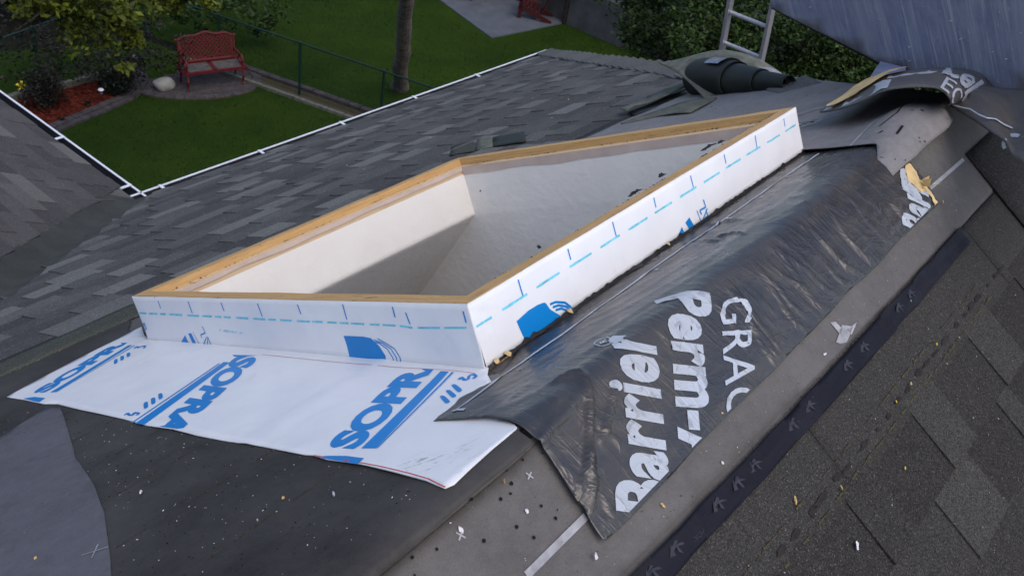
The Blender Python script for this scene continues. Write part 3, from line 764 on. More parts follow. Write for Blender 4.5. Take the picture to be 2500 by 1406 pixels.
for a in (((1175,515),(1179,524)),((1203,545),(1225,605)),((1433,548),(1467,640)),((1684,557),(1708,622)),((1961,565),(2000,663)),((2269,572),(2296,645))): T+=tick(fAB,z4(*a[0]),z4(*a[1]))
for a in (((836,743),(846,780)),((957,749),(964,775)),((990,763),(1001,791)),((1130,760),(1138,788))): T+=tick(fAB,*a)
lay('ruler_tick',T,lambda a,b:wAB(a,b,.0006),MAT['blue'],wrapA)
D=[]
q=random.Random(4); x=340
while x<1100:
    l=q.uniform(12,34) if x<1000 else 55
    y=lambda x:764+(x-340)*.050 if x<1000 else 800
    D.append([fAB.px(x,y(x)-2,.004),fAB.px(x,y(x)+2,.004),fAB.px(x+l,y(x+l)+2.5,.004),fAB.px(x+l,y(x+l)-2.5,.004)]); x+=l+q.uniform(5,14)
lay('dashed_line',D,lambda a,b:wAB(a,b,.0006),MAT['cyan'],wrapA)
def arcs(fr,cx,cy,rs,a0,a1,w,sx=1,sy=1):
    out=[]
    for r_ in rs: out+=stroke([fr.px(cx+sx*r_*math.cos(R(a0+(a1-a0)*i/8)),cy+sy*r_*math.sin(R(a0+(a1-a0)*i/8)),.004) for i in range(9)],w)
    return out
L=[pxA((838,820),(862,821),(886,822),(905,826),(925,845),(942,868),(946,893),(920,891),(862,888),(855,868),(846,842)),
   pxA((846,884),(857,880),(860,888))]
L+=[pxA(*[z4(*p) for p in P]) for P in ([(1335,905),(1370,893),(1412,805),(1450,875),(1430,912),(1380,908)],[(1436,795),(1458,790),(1520,900),(1505,922),(1470,918),(1490,890)])]
L+=stroke(pxA(*[z4(*p) for p in ((1470,782),(1525,870),(1538,900),(1528,920))]),.0015)
L+=stroke(pxA(*[z4(*p) for p in ((1540,740),(1565,790),(1530,805),(1540,828))]),.0035)+stroke(pxA(*[z4(*p) for p in ((1575,820),(1560,870),(1620,888),(1585,820),(1588,872))]),.0030)
L+=stroke(pxA(*[z4(*p) for p in ((1610,870),(1635,905),(1625,930),(1600,930))]),.0012)
for k in range(3): L+=stroke(pxA((903+9*k,833-3*k),(925+8*k,838),(945+9*k,852),(960+9*k,872),(970+7*k,896)),.0028)
lay('printed_logo',L,lambda a,b:wAB(a,b,.0006),MAT['blue'],wrapA)
tt=text_tris('1 0047 7',.01); bb=bbox(tt); af=affine([(bb[0],0),(bb[1],0),(bb[0],bb[3])],pxA((535,808),(590,817),(537,803)))
lay('printed_code',[[af(p) for p in t] for t in tt],lambda a,b:wAB(a,b,.0006),MAT['cyan'],wrapA)
tt=text_tris('METR',.02); bb=bbox(tt); af=affine([(bb[0],0),(bb[1],0),(bb[0],bb[3])],pxA((348,790),(354,808),(353,787)))
lay('printed_code',[[af(p) for p in t] for t in tt],lambda a,b:wAB(a,b,.0006),MAT['blue'],wrapA)
T=[]
for a in (((1142,1040),(1178,1160)),((1521,805),(1544,888)),((1863,598),(1892,708)),((2178,415),(2196,490)),((2458,245),(2480,345))): T+=tick(fBC,z5(*a[0]),z5(*a[1]))
for a in (((346,1105),(359,1170)),((568,970),(583,1060)),((773,848),(782,906))): T+=tick(fBC,z3(*a[0]),z3(*a[1]))
lay('ruler_tick',T,lambda a,b:wBC(a,b,.0006),MAT['blue'],wrapB)
D=[]
for a,b,f in (((825,1398),(940,1325),z5),((1020,1270),(1213,1148),z5),((1285,1100),(1460,986),z5),((1535,943),(1700,838),z5),((1770,795),(1918,700),z5),((1985,660),(2130,568),z5),((2187,532),(2315,450),z5),((2377,410),(2500,333),z5),((200,1305),(312,1235),z3),((358,1202),(465,1137),z3),((507,1110),(607,1050),z3),((655,1020),(745,965),z3),((785,940),(860,893),z3)):
    p=f(*a);r_=f(*b); n_=7; 
    pts=[fBC.px(p[0]+(r_[0]-p[0])*k/n_,p[1]+(r_[1]-p[1])*k/n_,.004) for k in range(n_+1)]
    for k in range(n_): D+=stroke(pts[k:k+2],.0042+.003*abs(nz(k*1.3,p[0])))
lay('dashed_line',D,lambda a,b:wBC(a,b,.0006),MAT['cyan'],wrapB)
L=[pxB(*[z5(*p) for p in ((1130,1357),(1220,1275),(1290,1232),(1340,1213),(1356,1222),(1385,1265),(1430,1292),(1465,1312),(1470,1345),(1440,1375),(1400,1392),(1340,1420),(1210,1530),(1165,1440))]),
   pxB(*[z5(*p) for p in ((2335,757),(2385,638),(2412,702),(2380,735))]),pxB(*[z5(*p) for p in ((2412,605),(2442,566),(2495,655),(2452,676))])]
for k,(o_,) in enumerate(((0,),(1,),(2,))): L+=stroke(pxB(*[z5(*p) for p in ((1385+22*k,1228+22*k),(1430+20*k,1210+25*k),(1500+10*k,1215+30*k),(1545,1250+25*k),(1570-12*k,1290+12*k))]),.0048)
L+=stroke(pxB((1700,514),(1713,548),(1722,545)),.003)+stroke(pxB((1716,488),(1722,506),(1707,514),(1712,524)),.0045)+stroke(pxB((1726,509),(1716,536),(1732,538),(1722,512)),.004)
lay('printed_logo',L,lambda a,b:wBC(a,b,.0006),MAT['blue'],wrapB,clip=[(-.0,.004),(LBC,.004),(LBC,HC),(0,HC)])
# torn black asphalt lip along the base of the ridge side
lip=[];fs=[];N=110
for k in range(N+1):
    a=LBC*k/N; w=.0005+.010*max(0,nz(k*.45,1))**1.2+.012*max(0,nz(k*.21,8))**1.3; 
    lip+= [fBC(a,.006,.004),fBC(a,.009+.006*nz(k*.37,2),.004+.003*nz(k*.6)),fBC(a,.011+.009*abs(nz(k*.5,6)),.006+w*.5),fBC(a,.005+.005*abs(nz(k*.4,3)),.007+w)]
    if k: b_=4*k; fs+=[(b_-4+j,b_+j,b_+j+1,b_-3+j) for j in range(3)]
mk('torn_asphalt_lip',lip,fs,MAT['tar'],curb,smooth=False)
# tan torn bits on the lip
mt=MB(); q=random.Random(12)
for a_ in (.02,.05,.245,.62): 
    blob(mt,fBC(a_,.012,.012),q.uniform(.005,.009),Vector((0,0,1)),int(a_*999),1.0)
mt.obj('torn_fleck',MAT['tan'],curb,kind='stuff')

fCD=Frame(cq(S1[2],HC),cq(S1[3],HC)-cq(S1[2],HC),NR); a_,b_=fCD.px(1173,466)
if fCD.n.dot(CAM-fCD.O)<0: fCD.n=-fCD.n
sh_=MB(); blob(sh_,fCD(a_,b_,.001),.0045,fCD.n,4,.4); sh_.obj('screw_hole',MAT['tar'],curb)
# ------------------------------------------------------------------ white printed sheet in front of the curb
def wsh(x,s):
    h=.0070+.0010*nz(x*3,s*3)
    h+=.004*math.exp(-abs(x-.735)/.03)*max(0,nz(s*3.5,1))
    h+=.002*max(0,min(1,(x-1.0)/.07))**2*(1 if s<1.45 else 0)
    h+=.002*math.exp(-((s-.5)/.02)**2)
    return h
def onW(a,b): return roofb(a,b,wsh(a,b))
WP=[RP(*p,1,.007) for p in ((16,968),(60,944),(120,912),(185,878),(205,868),(240,850),(290,826),(345,797),(352,818),(362,850))]
bl=[RP(*p,1,.020) for p in ((362,850),(450,856),(620,868),(800,884),(960,898),(1100,905),(1185,908))]
WP=WP[:-1]+[(cA[0]-.002,cA[1]+.004),(cA[0]+.012,cA[1]),(cB[0]+.012,cB[1]+.003)]+[RP(*p,1,.007) for p in ((1190,914),(1215,960),(1240,1015),(1262,1043),(1240,1062),(1200,1095),(1150,1140),(1108,1180),(1086,1190),(1062,1181),(1040,1172),(960,1152),(880,1133),(800,1121),(765,1110),(740,1108),(640,1088),(560,1076),(480,1062),(420,1047),(360,1038),(300,1021),(240,1008),(185,996),(140,985),(105,985),(60,975))]
WP=[(p[0],max(p[1],-.03)) for p in WP]
ws=sheet('printed_membrane_sheet',WP,onW,.025,MAT['white'],thick=.0022,label='white membrane sheet with large blue lettering spread flat in front of the skylight curb',cat='membrane sheet')
dr=RP(1160,1135,1,.013)
def onWp(a,b): return roofb(a,b,wsh(a,b)+.0008)
pW=lambda *P:[RP(*p,1,.008) for p in P]
def worded(body,pts,mat=MAT['blue'],bold=.055,space=1.0,clip=None,name='printed_word',par=ws,fn=onWp,g=.04,sub=None):
    tt=text_tris(body,bold,0,space); bb=bbox(tt); af=affine([(bb[0],bb[2]),(bb[1],bb[2]),(bb[0],bb[3])],pts)
    lay(name,[[af(p) for p in t] for t in tt],fn,mat,par,g=g,clip=clip)
z1=lambda x,y:(700+.4*x,850+.4*y); zc=lambda x,y:(.3955*x,850+.3955*y)
worded('SOPRA',[*pW((872,1097),(1104,856)),RP(793,1090,1,.008)],clip=pW((780,1100),(900,1100),(1110,903),(985,899)))
worded('SOPRA',[*pW((578,868),(362,1058)),RP(634,873,1,.008)],clip=pW((400,1043),(640,1075),(640,860),(560,855),(330,1030)))
worded('SOPRA',[*pW((112,957),(360,806)),RP(75,959,1,.008)],clip=pW((70,965),(140,960),(312,836),(290,836),(210,872),(70,950)))
L=[pW((882,1094),(918,1094),(1096,907),(1076,906)),pW((919,1094),(923,1093),(1108,909),(1103,908)),
   pW((330,1033),(352,1036),(561,884),(546,883)),pW((322,1030),(325,1031),(537,887),(534,886)),
   pW((123,957),(138,956),(323,841),(313,842)),pW((139,956),(141,955),(330,842),(327,842)),
   pW((774,1114),(800,1112),(845,1113),(889,1119),(874,1135),(830,1126),(800,1120)),
   pW((57,972),(83,968),(110,971),(96,981),(80,978)),pW((567,866),(629,868),(600,870),(572,870))]
def pill(P):  # rounded quad
    Q_=[];n=len(P)
    for i in range(n):
        a,b,e=P[i-1],P[i],P[(i+1)%n]
        for t in (.28,): Q_.append((b[0]+(a[0]-b[0])*t,b[1]+(a[1]-b[1])*t)); Q_.append((b[0]+(a[0]-b[0])*.08+(e[0]-b[0])*.08,b[1]+(a[1]-b[1])*.08+(e[1]-b[1])*.08)); Q_.append((b[0]+(e[0]-b[0])*t,b[1]+(e[1]-b[1])*t))
    return pW(*Q_)
for P in (((930,290),(960,285),(1002,325),(970,337)),((965,255),(995,250),(1040,288),(1012,302)),((1000,222),(1028,215),(1075,252),(1048,270))): L.append(pill([z1(*p) for p in P]))
for P in (((885,335),(912,325),(915,362),(888,375)),((930,308),(957,300),(961,335),(934,348)),((975,280),(1001,273),(1006,304),(980,317))): L.append(pill([zc(*p) for p in P]))
for P in (((870,990),(898,982),(895,1015),(868,1028)),((915,965),(945,958),(945,990),(918,1000)),((962,942),(994,934),(994,960),(968,974))): L.append(pill([z4(*p) for p in P]))
lay('printed_mark',L,onWp,MAT['blue'],ws,g=.04)
def Scurve(pts,w): 
    lay('printed_mark',stroke(pW(*pts),w),onWp,MAT['blue'],ws,g=.04)
Scurve([z1(*p) for p in ((1050,190),(1065,175),(1085,192),(1105,190),(1115,165),(1140,158),(1158,172),(1135,185))],.006)
Scurve([zc(*p) for p in ((768,412),(785,398),(800,412),(820,412),(828,395),(858,400),(845,412))],.006)
Scurve([z4(*p) for p in ((1025,905),(1040,890),(1060,900),(1075,888),(1110,888),(1095,905))],.006)
lay('scuff_marks',[[(p[0],p[1]) for p in pW((960,1040),(1180,1050),(1230,1060),(1150,1130),(1095,1178),(1000,1155),(930,1120))]],onWp,MAT['scuff'],ws,g=.03)
laymany('red_edge_line',[stroke(pW((765,1111),(840,1123),(930,1140),(1000,1156),(1045,1168),(1070,1180),(1087,1188)),.0022),stroke(pW((640,866),(800,882),(960,896),(1100,904),(1160,911)),.0010),stroke(pW((180,880),(130,905),(60,942),(20,965)),.0010)],onWp,MAT['red'],ws,g=.04)
# ------------------------------------------------------------------ black film faced membrane over the ridge
FOLD=[]
def fold(pts,A,w,side=-1): FOLD.append(([RP(*p,side,.012) for p in pts],A*.78,w*.72))
fold([z1(*p) for p in ((1640,150),(1760,140),(1825,160),(1840,300),(1830,600),(1850,850),(1835,1000))],.016,.009)
fold([z1(*p) for p in ((1500,620),(1560,540),(1700,400),(1800,270))],.012,.009)
fold([z1(*p) for p in ((2010,180),(1990,300),(1940,480),(1900,600))],.010,.008)
fold([z1(*p) for p in ((1760,930),(1800,800),(1835,600))],.009,.007)
fold([z1(*p) for p in ((1850,370),(1950,520),(2080,640))],.006,.006)
fold([z1(*p) for p in ((1850,780),(1920,900),(1990,1060))],.006,.006)
fold([z1(*p) for p in ((1550,560),(1660,700),(1790,850))],.005,.006)
z3b=lambda x,y:(1600+.3911*x,350+.3911*y)
for P,A,w in ((((1090,420),(1170,560),(1250,660),(1360,765)),.009,.006),(((970,530),(1060,640),(1170,760),(1290,825)),.010,.007),(((610,740),(700,850),(760,900),(830,1000),(950,1100)),.008,.007),(((680,720),(800,840),(920,900),(1000,1000),(1090,1060)),.008,.007),(((820,700),(950,800),(1020,880),(1150,970)),.007,.006),(((470,870),(600,1060),(700,1180),(800,1320)),.009,.006),(((430,870),(560,1060),(640,1180),(760,1330)),.008,.006),(((700,870),(760,960),(860,1120),(940,1180)),.007,.006),(((1050,740),(1130,840),(1210,900)),.008,.006),(((1450,360),(1510,430),(1560,500)),.007,.006),(((1210,330),(1300,470),(1420,600),(1500,640)),.005,.007),(((350,960),(480,1120),(600,1330)),.006,.006),(((20,1130),(120,1330)),.005,.006),(((760,650),(860,800),(900,850)),.006,.005),(((560,1080),(680,1280),(760,1400)),.006,.005)):
    fold([z3b(*p) for p in P],A,w)
for P in (((300,500),(420,480),(540,470)),((350,590),(480,560),(560,570)),((260,600),(360,610),(430,600))): fold([z3b(*p) for p in P],.006,.005,1)
FB=[(min(p[0] for p in L)-.04,max(p[0] for p in L)+.04,min(p[1] for p in L)-.04,max(p[1] for p in L)+.04) for L,_,_ in FOLD]
def foldh(x,s):
    h=0
    for (L,A,w),B in zip(FOLD,FB):
        if x<B[0] or x>B[1] or s<B[2] or s>B[3]: continue
        best=9;tb_=0; n=len(L)-1
        for i in range(n):
            ax,ay=L[i];bx,by=L[i+1]; dx,dy=bx-ax,by-ay; q_=dx*dx+dy*dy
            t=max(0,min(1,((x-ax)*dx+(y_-ay)*dy)/q_)) if False else max(0,min(1,((x-ax)*dx+(s-ay)*dy)/q_))
            d=math.hypot(x-ax-dx*t,s-ay-dy*t)
            if d<best: best=d; tb_=(i+t)/n
        h+=A*math.exp(-(best/w)**2)*min(1,4*tb_+.1,4*(1-tb_)+.35)
    return h
def rip(u): return (1-abs(u)*2.2)
def filmh(x,s):
    h=.0135+.0018*nz(x*4,s*4)+.003*max(0,min(1,(1.1-x)*8))-.0095*max(0,min(1,(s-.06)*8))
    k=1 if s<-.01 else .25
    # diagonal wrinkles running down the slope
    a=x*26+s*14+2.2*nz(x*3,s*5); b=s*4-x*1.5
    w=nz(a,b,1)
    h+=k*.0042*max(0,rip(w))**6*(.4+.6*max(0,min(1,(x-1.15)*2)))*(.5+nz(x*3,s*6,9)*.9)
    # fine cross ripples far half
    e=max(0,min(1,(x-1.9)*3))*k
    h+=e*.0022*max(0,rip(nz(s*48+3*nz(x*9,s*6),x*12,4)))**2
    h+=.0016*max(0,rip(nz(s*30+x*4,x*5,7)))**3*(1-k)*1.6
    return max(.0088 if s<.08 else .0088-.005*min(1,(s-.08)*12),h+foldh(x,s))
filmc={}
def onF(a,b,e=0):
    key=(round(a,5),round(b,5))
    if key not in filmc: filmc[key]=filmh(a,b)
    return roof(a,b,filmc[key]+e,.016)
FP=[RP(*p,1,.015) for p in ((1056,1018),(1068,1005),(1090,990),(1108,975),(1120,962),(1150,948),(1165,935),(1180,918),(1188,906),(1200,900),(1225,893))]
FP+=[(1.2,.235),(1.5,.234),(1.8,.236),(2.1,.236),(2.44,.238),(2.43,.15),(2.40,.05)]
FP+=[(2.44,-.03)]+[RP(*p,-1,.014) for p in ((2185,415),(2222,396),(2240,420),(2262,445),(2291,492),(2288,500),(2240,545),(2190,590),(2150,640),(2110,678),(2070,712),(2040,748),(1990,800),(1940,850),(1889,905),(1800,990),(1750,1040),(1700,1090),(1640,1160),(1600,1200),(1540,1262),(1500,1300),(1476,1319),(1468,1318),(1440,1275),(1420,1235),(1405,1222),(1370,1165),(1335,1110),(1306,1072))]
FP+=[(.905,.0),(.906,.06)]
def cleanp(P):
    out=[P[0]]
    for p in P[1:]:
        if math.hypot(p[0]-out[-1][0],p[1]-out[-1][1])>.002: out.append(p)
    return out
film_o=sheet('film_faced_membrane',cleanp(FP),onF,.0065,MAT['film'],thick=.0015,label='wrinkled black film faced membrane strip draped over the ridge with big grey lettering',cat='membrane strip')

CF=[(.9,.3),(.9,-.205),(2.48,-.180),(2.48,.3)][::-1]
onFp=lambda a,b:onF(a,b,.0012)
def fword(body,feat,px,sides,bold,clip=None,rng=None,fn=None,par=None,name='printed_word',mat=None,shear=0,g=.008):
    tt=text_tris(body,bold,shear,1.06); bb=bbox(tt)
    af=affine(feat(bb),[RP(*p,s_,.017) for p,s_ in zip(px,sides)])
    P=[[af(p) for p in t] for t in tt]
    lay(name,P,fn or onFp,mat or MAT['paleink'],par or film_o,g=g,clip=clip)
def below(mx):   # clip polygon following the lower film edge (local chord)
    return mx
lowA=lambda a,b:[RP(*a,-1,.014),RP(*b,-1,.014),RP(b[0],b[1]-10,-1,.014)]
# lower edge chord of film as clip: line through (1476,1319)-(2288,500) in param space is nearly straight
e0,e1=RP(1500,1298,-1,.016),RP(2275,512,-1,.016)
def edgeclip(x0,x1,top=.2):
    f=lambda x:e0[1]+(e1[1]-e0[1])*(x-e0[0])/(e1[0]-e0[0])+.006
    return [(x0,f(x0)),(x1,f(x1)),(x1,top),(x0,top)]
fword('Barrier',lambda b:[(b[0],0),(b[1],0),(b[0],b[3])],((1640,1262),(1596,808),(1503,1246)),(-1,-1,-1),.036,edgeclip(.8,1.6),shear=.0)
fword('Perm-A',lambda b:[(b[0],b[3]),(b[0]+(b[1]-b[0])*.705,0),(b[0]+(b[1]-b[0])*.705,.53)],((1738,712),(1661,1012),(1742,1018)),(-1,-1,-1),.042,edgeclip(.8,1.75))
fword('GRACE',lambda b:[(b[0],b[3]),(b[0]+(b[1]-b[0])*.60,0),(b[0]+(b[1]-b[0])*.60,b[3])],((1832,724),(1773,932),(1848,925)),(-1,-1,-1),.004,edgeclip(.8,1.9))
fword('Barr',lambda b:[(b[0],b[3]),(b[0]+(b[1]-b[0])*.62,.53),(b[0]+(b[1]-b[0])*.62,0)],((2205,548),(2210,472),(2268,500)),(-1,-1,-1),.042,edgeclip(2.2,2.52))
cxp=RP(1502,801,-1,.017); 
lay('printed_mark',stroke([(cxp[0]+.016*math.cos(t*.45),cxp[1]+.016*math.sin(t*.45)) for t in range(15)],.0022),onFp,MAT['paleink'],film_o,g=.008)
tt=text_tris('R',.02); bb=bbox(tt); af=affine([(bb[0],0),(bb[1],0),(bb[0],bb[3])],[RP(*p,-1,.017) for p in ((1510,807),(1509,794),(1495,808))])
lay('printed_mark',[[af(p) for p in t] for t in tt],onFp,MAT['paleink'],film_o,g=.008)
WL=[(.912,.146),(.98,.152),(1.05,.160),(1.14,.162),(1.22,.158),(1.35,.162),(1.5,.166),(1.62,.172),(1.75,.168),(1.9,.172),(2.05,.172),(2.2,.174),(2.405,.174)]
lay('white_print_line',stroke(WL,.0055),onFp,MAT['paleink'],film_o,g=.008)
tk=[]
for p_,r_ in (((1400,107),(1420,102)),((1005,358),(1083,357))): tk+=stroke([RP(*z1(*p_),1,.017),RP(*z1(*r_),1,.017)],.007)
for p_,r_ in (((645,312),(672,308)),((800,186),(858,182)),((440,440),(470,445)),((-5,765),(12,760))): tk+=stroke([RP(*z3b(*p_),1,.017),RP(*z3b(*r_),1,.017)],.006)
laymany('printed_tick',[[t_] for t_ in tk],onFp,MAT['paleink'],film_o,g=.008)
bz=[RP(*z3b(*p),1,.017) for p in ((-120,850),(130,640),(0,750),(-170,870))]
# torn far end : tan paper with pale print
tp=[RP(*p,-1,.02) for p in ((2213,402),(2222,397),(2240,420),(2247,436),(2262,446),(2268,458),(2291,492),(2285,502),(2276,480),(2262,465),(2250,468),(2232,448),(2220,440),(2211,415))]
lay('torn_paper',[tp],lambda a,b:onF(a,b,.0022),MAT['tan'],film_o,g=.012)
tpi=[RP(*p,-1,.02) for p in ((2200,412),(2210,408),(2216,440),(2240,462),(2254,482),(2252,492),(2230,480),(2206,460),(2200,434))]
lay('printed_mark',[tpi],lambda a,b:onF(a,b,.0018),MAT['paleink'],film_o,g=.012)
v=[RD(2257,452,3.0)]
X_,S_=RP(2256,455,-1,.02); cv=[]
for k in range(7): cv.append((X_+.012*math.cos(k*.9),S_+.018*math.sin(k*.9),.02+.022*(k%2)+.004*k))
mk('curled_paper_scrap',[roof(X_,S_,.02)]+[roof(*p) for p in cv],[(0,i,i+1) for i in range(1,7)],MAT['tan'],film_o)
# ------------------------------------------------------------------ black release film strip with K print
def kh(x,s): return .0125+.003*max(0,rip(nz(s*130+2*nz(x*3),x*3.2,2)))**2+.002*nz(x*9,s*20)
def onK(a,b,e=0): return roof(a,b,kh(a,b)+e)
ks=lambda x: -.290-.008*math.sin((x-.7)*2)-.01*(x-.9)/1.5
KP=[(x*.04+.2,ks(x*.04+.2)+.022+.004*nz(x*.5)) for x in range(0,57)]
KP=KP+[(p[0],ks(p[0])-.024-.004*nz(p[0]*9,4)) for p in KP[::-1]]
ko=sheet('release_film_strip',KP,onK,.008,MAT['kfilm'],thick=.0008,label='narrow crinkled black plastic film strip printed with letters K along the top shingle edge',cat='film strip')
tt=text_tris('K',.05); bb=bbox(tt); L=[]
for px in ((1578,1382),(1640,1325),(1740,1215),(1790,1165),(1830,1120),(1925,1020),(1968,980),(2060,880),(2100,835),(2188,742),(2215,706)):
    x,s=RP(*px,-1,.014)
    s=ks(x); d=.0105
    af=affine([(bb[0],bb[2]),(bb[1],bb[2]),(bb[0],bb[3])],[(x-.009,s+.008),(x+.008,s-.011),(x+.008,s+.014)])
    L.append([[af(p) for p in t] for t in tt]+[[(x-.020,s+.000),(x-.004,s+.014),(x-.008,s-.004)]])
tt=text_tris('POX',.0); bb=bbox(tt); x,s=RP(1686,1268,-1,.014); s=ks(x)
af=affine([(bb[0],0),(bb[1],0),(bb[0],bb[3])],[(x+.012,s-.006),(x-.016,s-.004),(x+.008,s-.014)]); 
laymany('printed_letter',L+[[[af(p) for p in t] for t in tt]],lambda a,b:onK(a,b,.0010),plain('faint letter ink',(.026,.028,.038),.6,.3,.3,60),ko,g=.02)
# ------------------------------------------------------------------ strips and flashing near the far side of the curb
def slabp(name,P,h,mat,label,cat,th=.004,lift=0,side=1,parent=None,g=.06,w=.002):
    PP=[RP(*p,side,h) for p in P]
    cx=sum(p[0] for p in PP)/len(PP); 
    return sheet(name,wob(PP,w,.04,h*100),lambda a,b:rf(a,b,h+lift*max(0,nz(a*5,b*5,2)+.3)),g,mat,parent,thick=th,label=label,cat=cat)
slabp('loose_shingle_strip',((1513,268),(1530,272),(1548,262),(1672,218),(1668,200),(1640,213),(1540,258),(1520,262)),.035,MAT['rollback'],'narrow loose green grey shingle strip with a pointed end, in front of the roll','shingle strip',lift=.012)
slabp('loose_shingle_strip',((1515,302),(1560,285),(1690,242),(1750,238),(1745,243),(1688,276),(1600,285),(1540,298)),.020,MAT['rollback'],'wider loose shingle strip lying flat under the left end of the roll','shingle strip',lift=.008)
slabp('loose_shingle_strip',((1548,283),(1640,250),(1668,232),(1640,232),(1570,262),(1535,276)),.012,MAT['roll'],'dark loose strip sandwiched beneath the pointed green grey strip','shingle strip',lift=.01)
slabp('step_flashing',((1203,358),(1204,335),(1280,322),(1284,345),(1240,352)),.016,MAT['roll'],'dark green step flashing piece standing behind the far left curb corner','flashing',lift=.002)
slabp('step_flashing',((1163,366),(1166,340),(1200,334),(1203,358),(1180,363)),.016,MAT['rollback'],'dull metal step flashing scrap smeared with sealant beside the curb','flashing',lift=.002)
slabp('shingle_scrap',((1098,378),(1102,358),(1150,343),(1163,350),(1160,368)),.014,MAT['sh_headfar'],'small greenish shingle scrap touching the far left curb corner','shingle scrap')
# ------------------------------------------------------------------ roll of roofing with the sheet it unrolls from
RB=RP(1700,235,1); 
def rollpt(px,py,h): 
    a,b=RP(px,py,1,h); return rf(a,b,h)
rl=thing('roofing_roll',rf(*RP(1760,238,1),0),'loosely rolled dark green black roofing sheet tapering to the right','roofing roll')
A=rollpt(1722,190,.075); B_=rollpt(1902,203,.035)
def rollseg(name,t0,t1,ra,rb,mat,closed=True,par=rl,n=28,open_end=False,label=None):
    ax=(B_-A); p0=A+ax*t0;p1=A+ax*t1; t=ax.normalized(); u=(NR-t*NR.dot(t)).normalized(); w=t.cross(u)
    vs=[];fs=[]; M_=14
    for i in range(M_+1):
        k=i/M_; r_=ra+(rb-ra)*k
        if t0<=0 and i<4: r_*= (.62,.84,.95,.99)[i]
        for j in range(n):
            an=2*math.pi*j/n; rr_=r_*(1+.03*nz(k*3+t0,j*.3)) 
            vs.append(p0+(p1-p0)*k+(u*math.sin(an)*.93+w*math.cos(an)*1.05)*rr_)
        if i: fs+=[((i-1)*n+j,(i-1)*n+(j+1)%n,i*n+(j+1)%n,i*n+j) for j in range(n)]
    if t0<=0: fs.append(tuple(range(n-1,-1,-1)))
    o=mk(name,vs,fs,mat,par,smooth=True,label=label,recalc=True)
    m=o.modifiers.new('s','SOLIDIFY'); m.thickness=.003; m.offset=-1; return o
rollseg('outer_layer',-.16,.44,.092,.080,MAT['roll'])
rollseg('middle_layer',.38,.78,.074,.052,MAT['roll'])
rollseg('inner_layer',.68,1.12,.050,.033,MAT['roll'])
# bluish reflection on the roll, painted as a paler patch over its top
ax=(B_-A); t=ax.normalized(); u=(NR-t*NR.dot(t)).normalized(); w=t.cross(u); vs=[];fs=[]
for i in range(7):
    for j in range(10):
        k=.14+.20*i/6+.012*nz(j*.8,i); an=R(28)+R(88)*j/9; vs.append(A+ax*k+(u*math.sin(an)*.93-w*math.cos(an)*1.05)*.0935)
    if i: fs+=[((i-1)*10+j,(i-1)*10+j+1,i*10+j+1,i*10+j) for j in range(9)]
mk('painted_glint',vs,fs,plain('painted bluish glint',(.13,.14,.21),.35,.5,.6,22),rl,smooth=True)
# tapering pointed flap at the right end
P0=A+ax*1.08+u*.030; P1=rollpt(1962,203,.004); P2=A+ax*1.10-u*.030
mk('end_flap',[P0,P1,P2,A+ax*.95+u*.02+w*.02],[(0,1,2),(0,3,1)],MAT['roll'],rl)
# the mineral surfaced sheet humped behind the roll
def grid3(name,rows,mat,par=None,sub=1,**k):
    n=len(rows[0]); vs=[v for r_ in rows for v in r_]; fs=[(i*n+j,i*n+j+1,(i+1)*n+j+1,(i+1)*n+j) for i in range(len(rows)-1) for j in range(n-1)]
    uv=[(j*.12,i*.12) for i in range(len(rows)) for j in range(n)]
    o=mk(name,vs,fs,mat,par,uv=uv,smooth=True,**k)
    if sub: m=o.modifiers.new('u','SUBSURF'); m.levels=sub+1; m.render_levels=sub+1
    m=o.modifiers.new('s','SOLIDIFY'); m.thickness=.004; m.offset=0
    return o
dR=(rollpt(1780,235,0)-CAM).length
rows=[]
prof=[(1655,178,.02),(1680,160,.06),(1710,140,.10),(1745,126,.14),(1782,122,.15),(1822,130,.14),(1862,146,.11),(1890,165,.08),(1915,184,.05),(1940,202,.02)]
for k,(off,dz) in enumerate(((.16,-.13),(.05,-.02),(0,0),(-.10,-.01),(-.22,-.06),(-.30,-.12))):
    row=[]
    for (px,py,hh) in prof:
        b_=RD(px,py,dR+.25+.0008*(px-1780)); row.append(b_+Vector((off*.5,off,0))+Vector((0,0,dz*(hh/.15)**.7)))
    rows.append(row)
hump=grid3('humped_roofing_sheet',rows,MAT['rollback'],label='grey green roofing sheet humped up behind the roll below the ladder',cat='roofing sheet')
hw=[RD(1815,169,dR+.10),RD(1850,164,dR+.11),RD(1885,166,dR+.13),RD(1912,182,dR+.10),RD(1880,180,dR+.08),RD(1850,174,dR+.08)]
mk('pale_underside',hw,[(0,1,5),(1,2,4,5),(2,3,4)],MAT['lineink'],hump)
# ------------------------------------------------------------------ ladder
LPp=ray(1766,104); k=7.75/LPp.x; Lb=CAM+LPp*k
rp_=ray(1860,143); tt_=(rp_*( (Lb-CAM).length)); Rb=CAM+rp_*(7.75/rp_.x)
W0=(Rb-Lb); W0.z=0; wdir=W0.normalized(); wid=W0.length
al=R(14); ld=Vector((-math.sin(al),0,math.cos(al)))
ladder=thing('aluminium_ladder',(Lb.x+math.tan(al)*Lb.z,Lb.y,0),'aluminium extension ladder standing against the far eave beside the bushes','ladder')
zb=Lb.z
def lp(side,z): 
    p=(Lb if side==0 else Lb+wdir*wid); return p+ld*((z-zb)/math.cos(al))
rn=ld.cross(wdir).normalized()
for sd_ in (0,1):
    m=MB(); a=lp(sd_,0.02); b=lp(sd_,zb+2.2)
    m.bar(a,b,.028,.075,up=rn); m.obj('rail',MAT['alu'],ladder)
    m=MB(); m.bar(lp(sd_,0)-Vector((.06,0,0)),lp(sd_,0)+Vector((.06,0,0)),.05,.03); m.obj('rubber_foot',MAT['darkmetal'],ladder)
k0=-int(zb/.29)
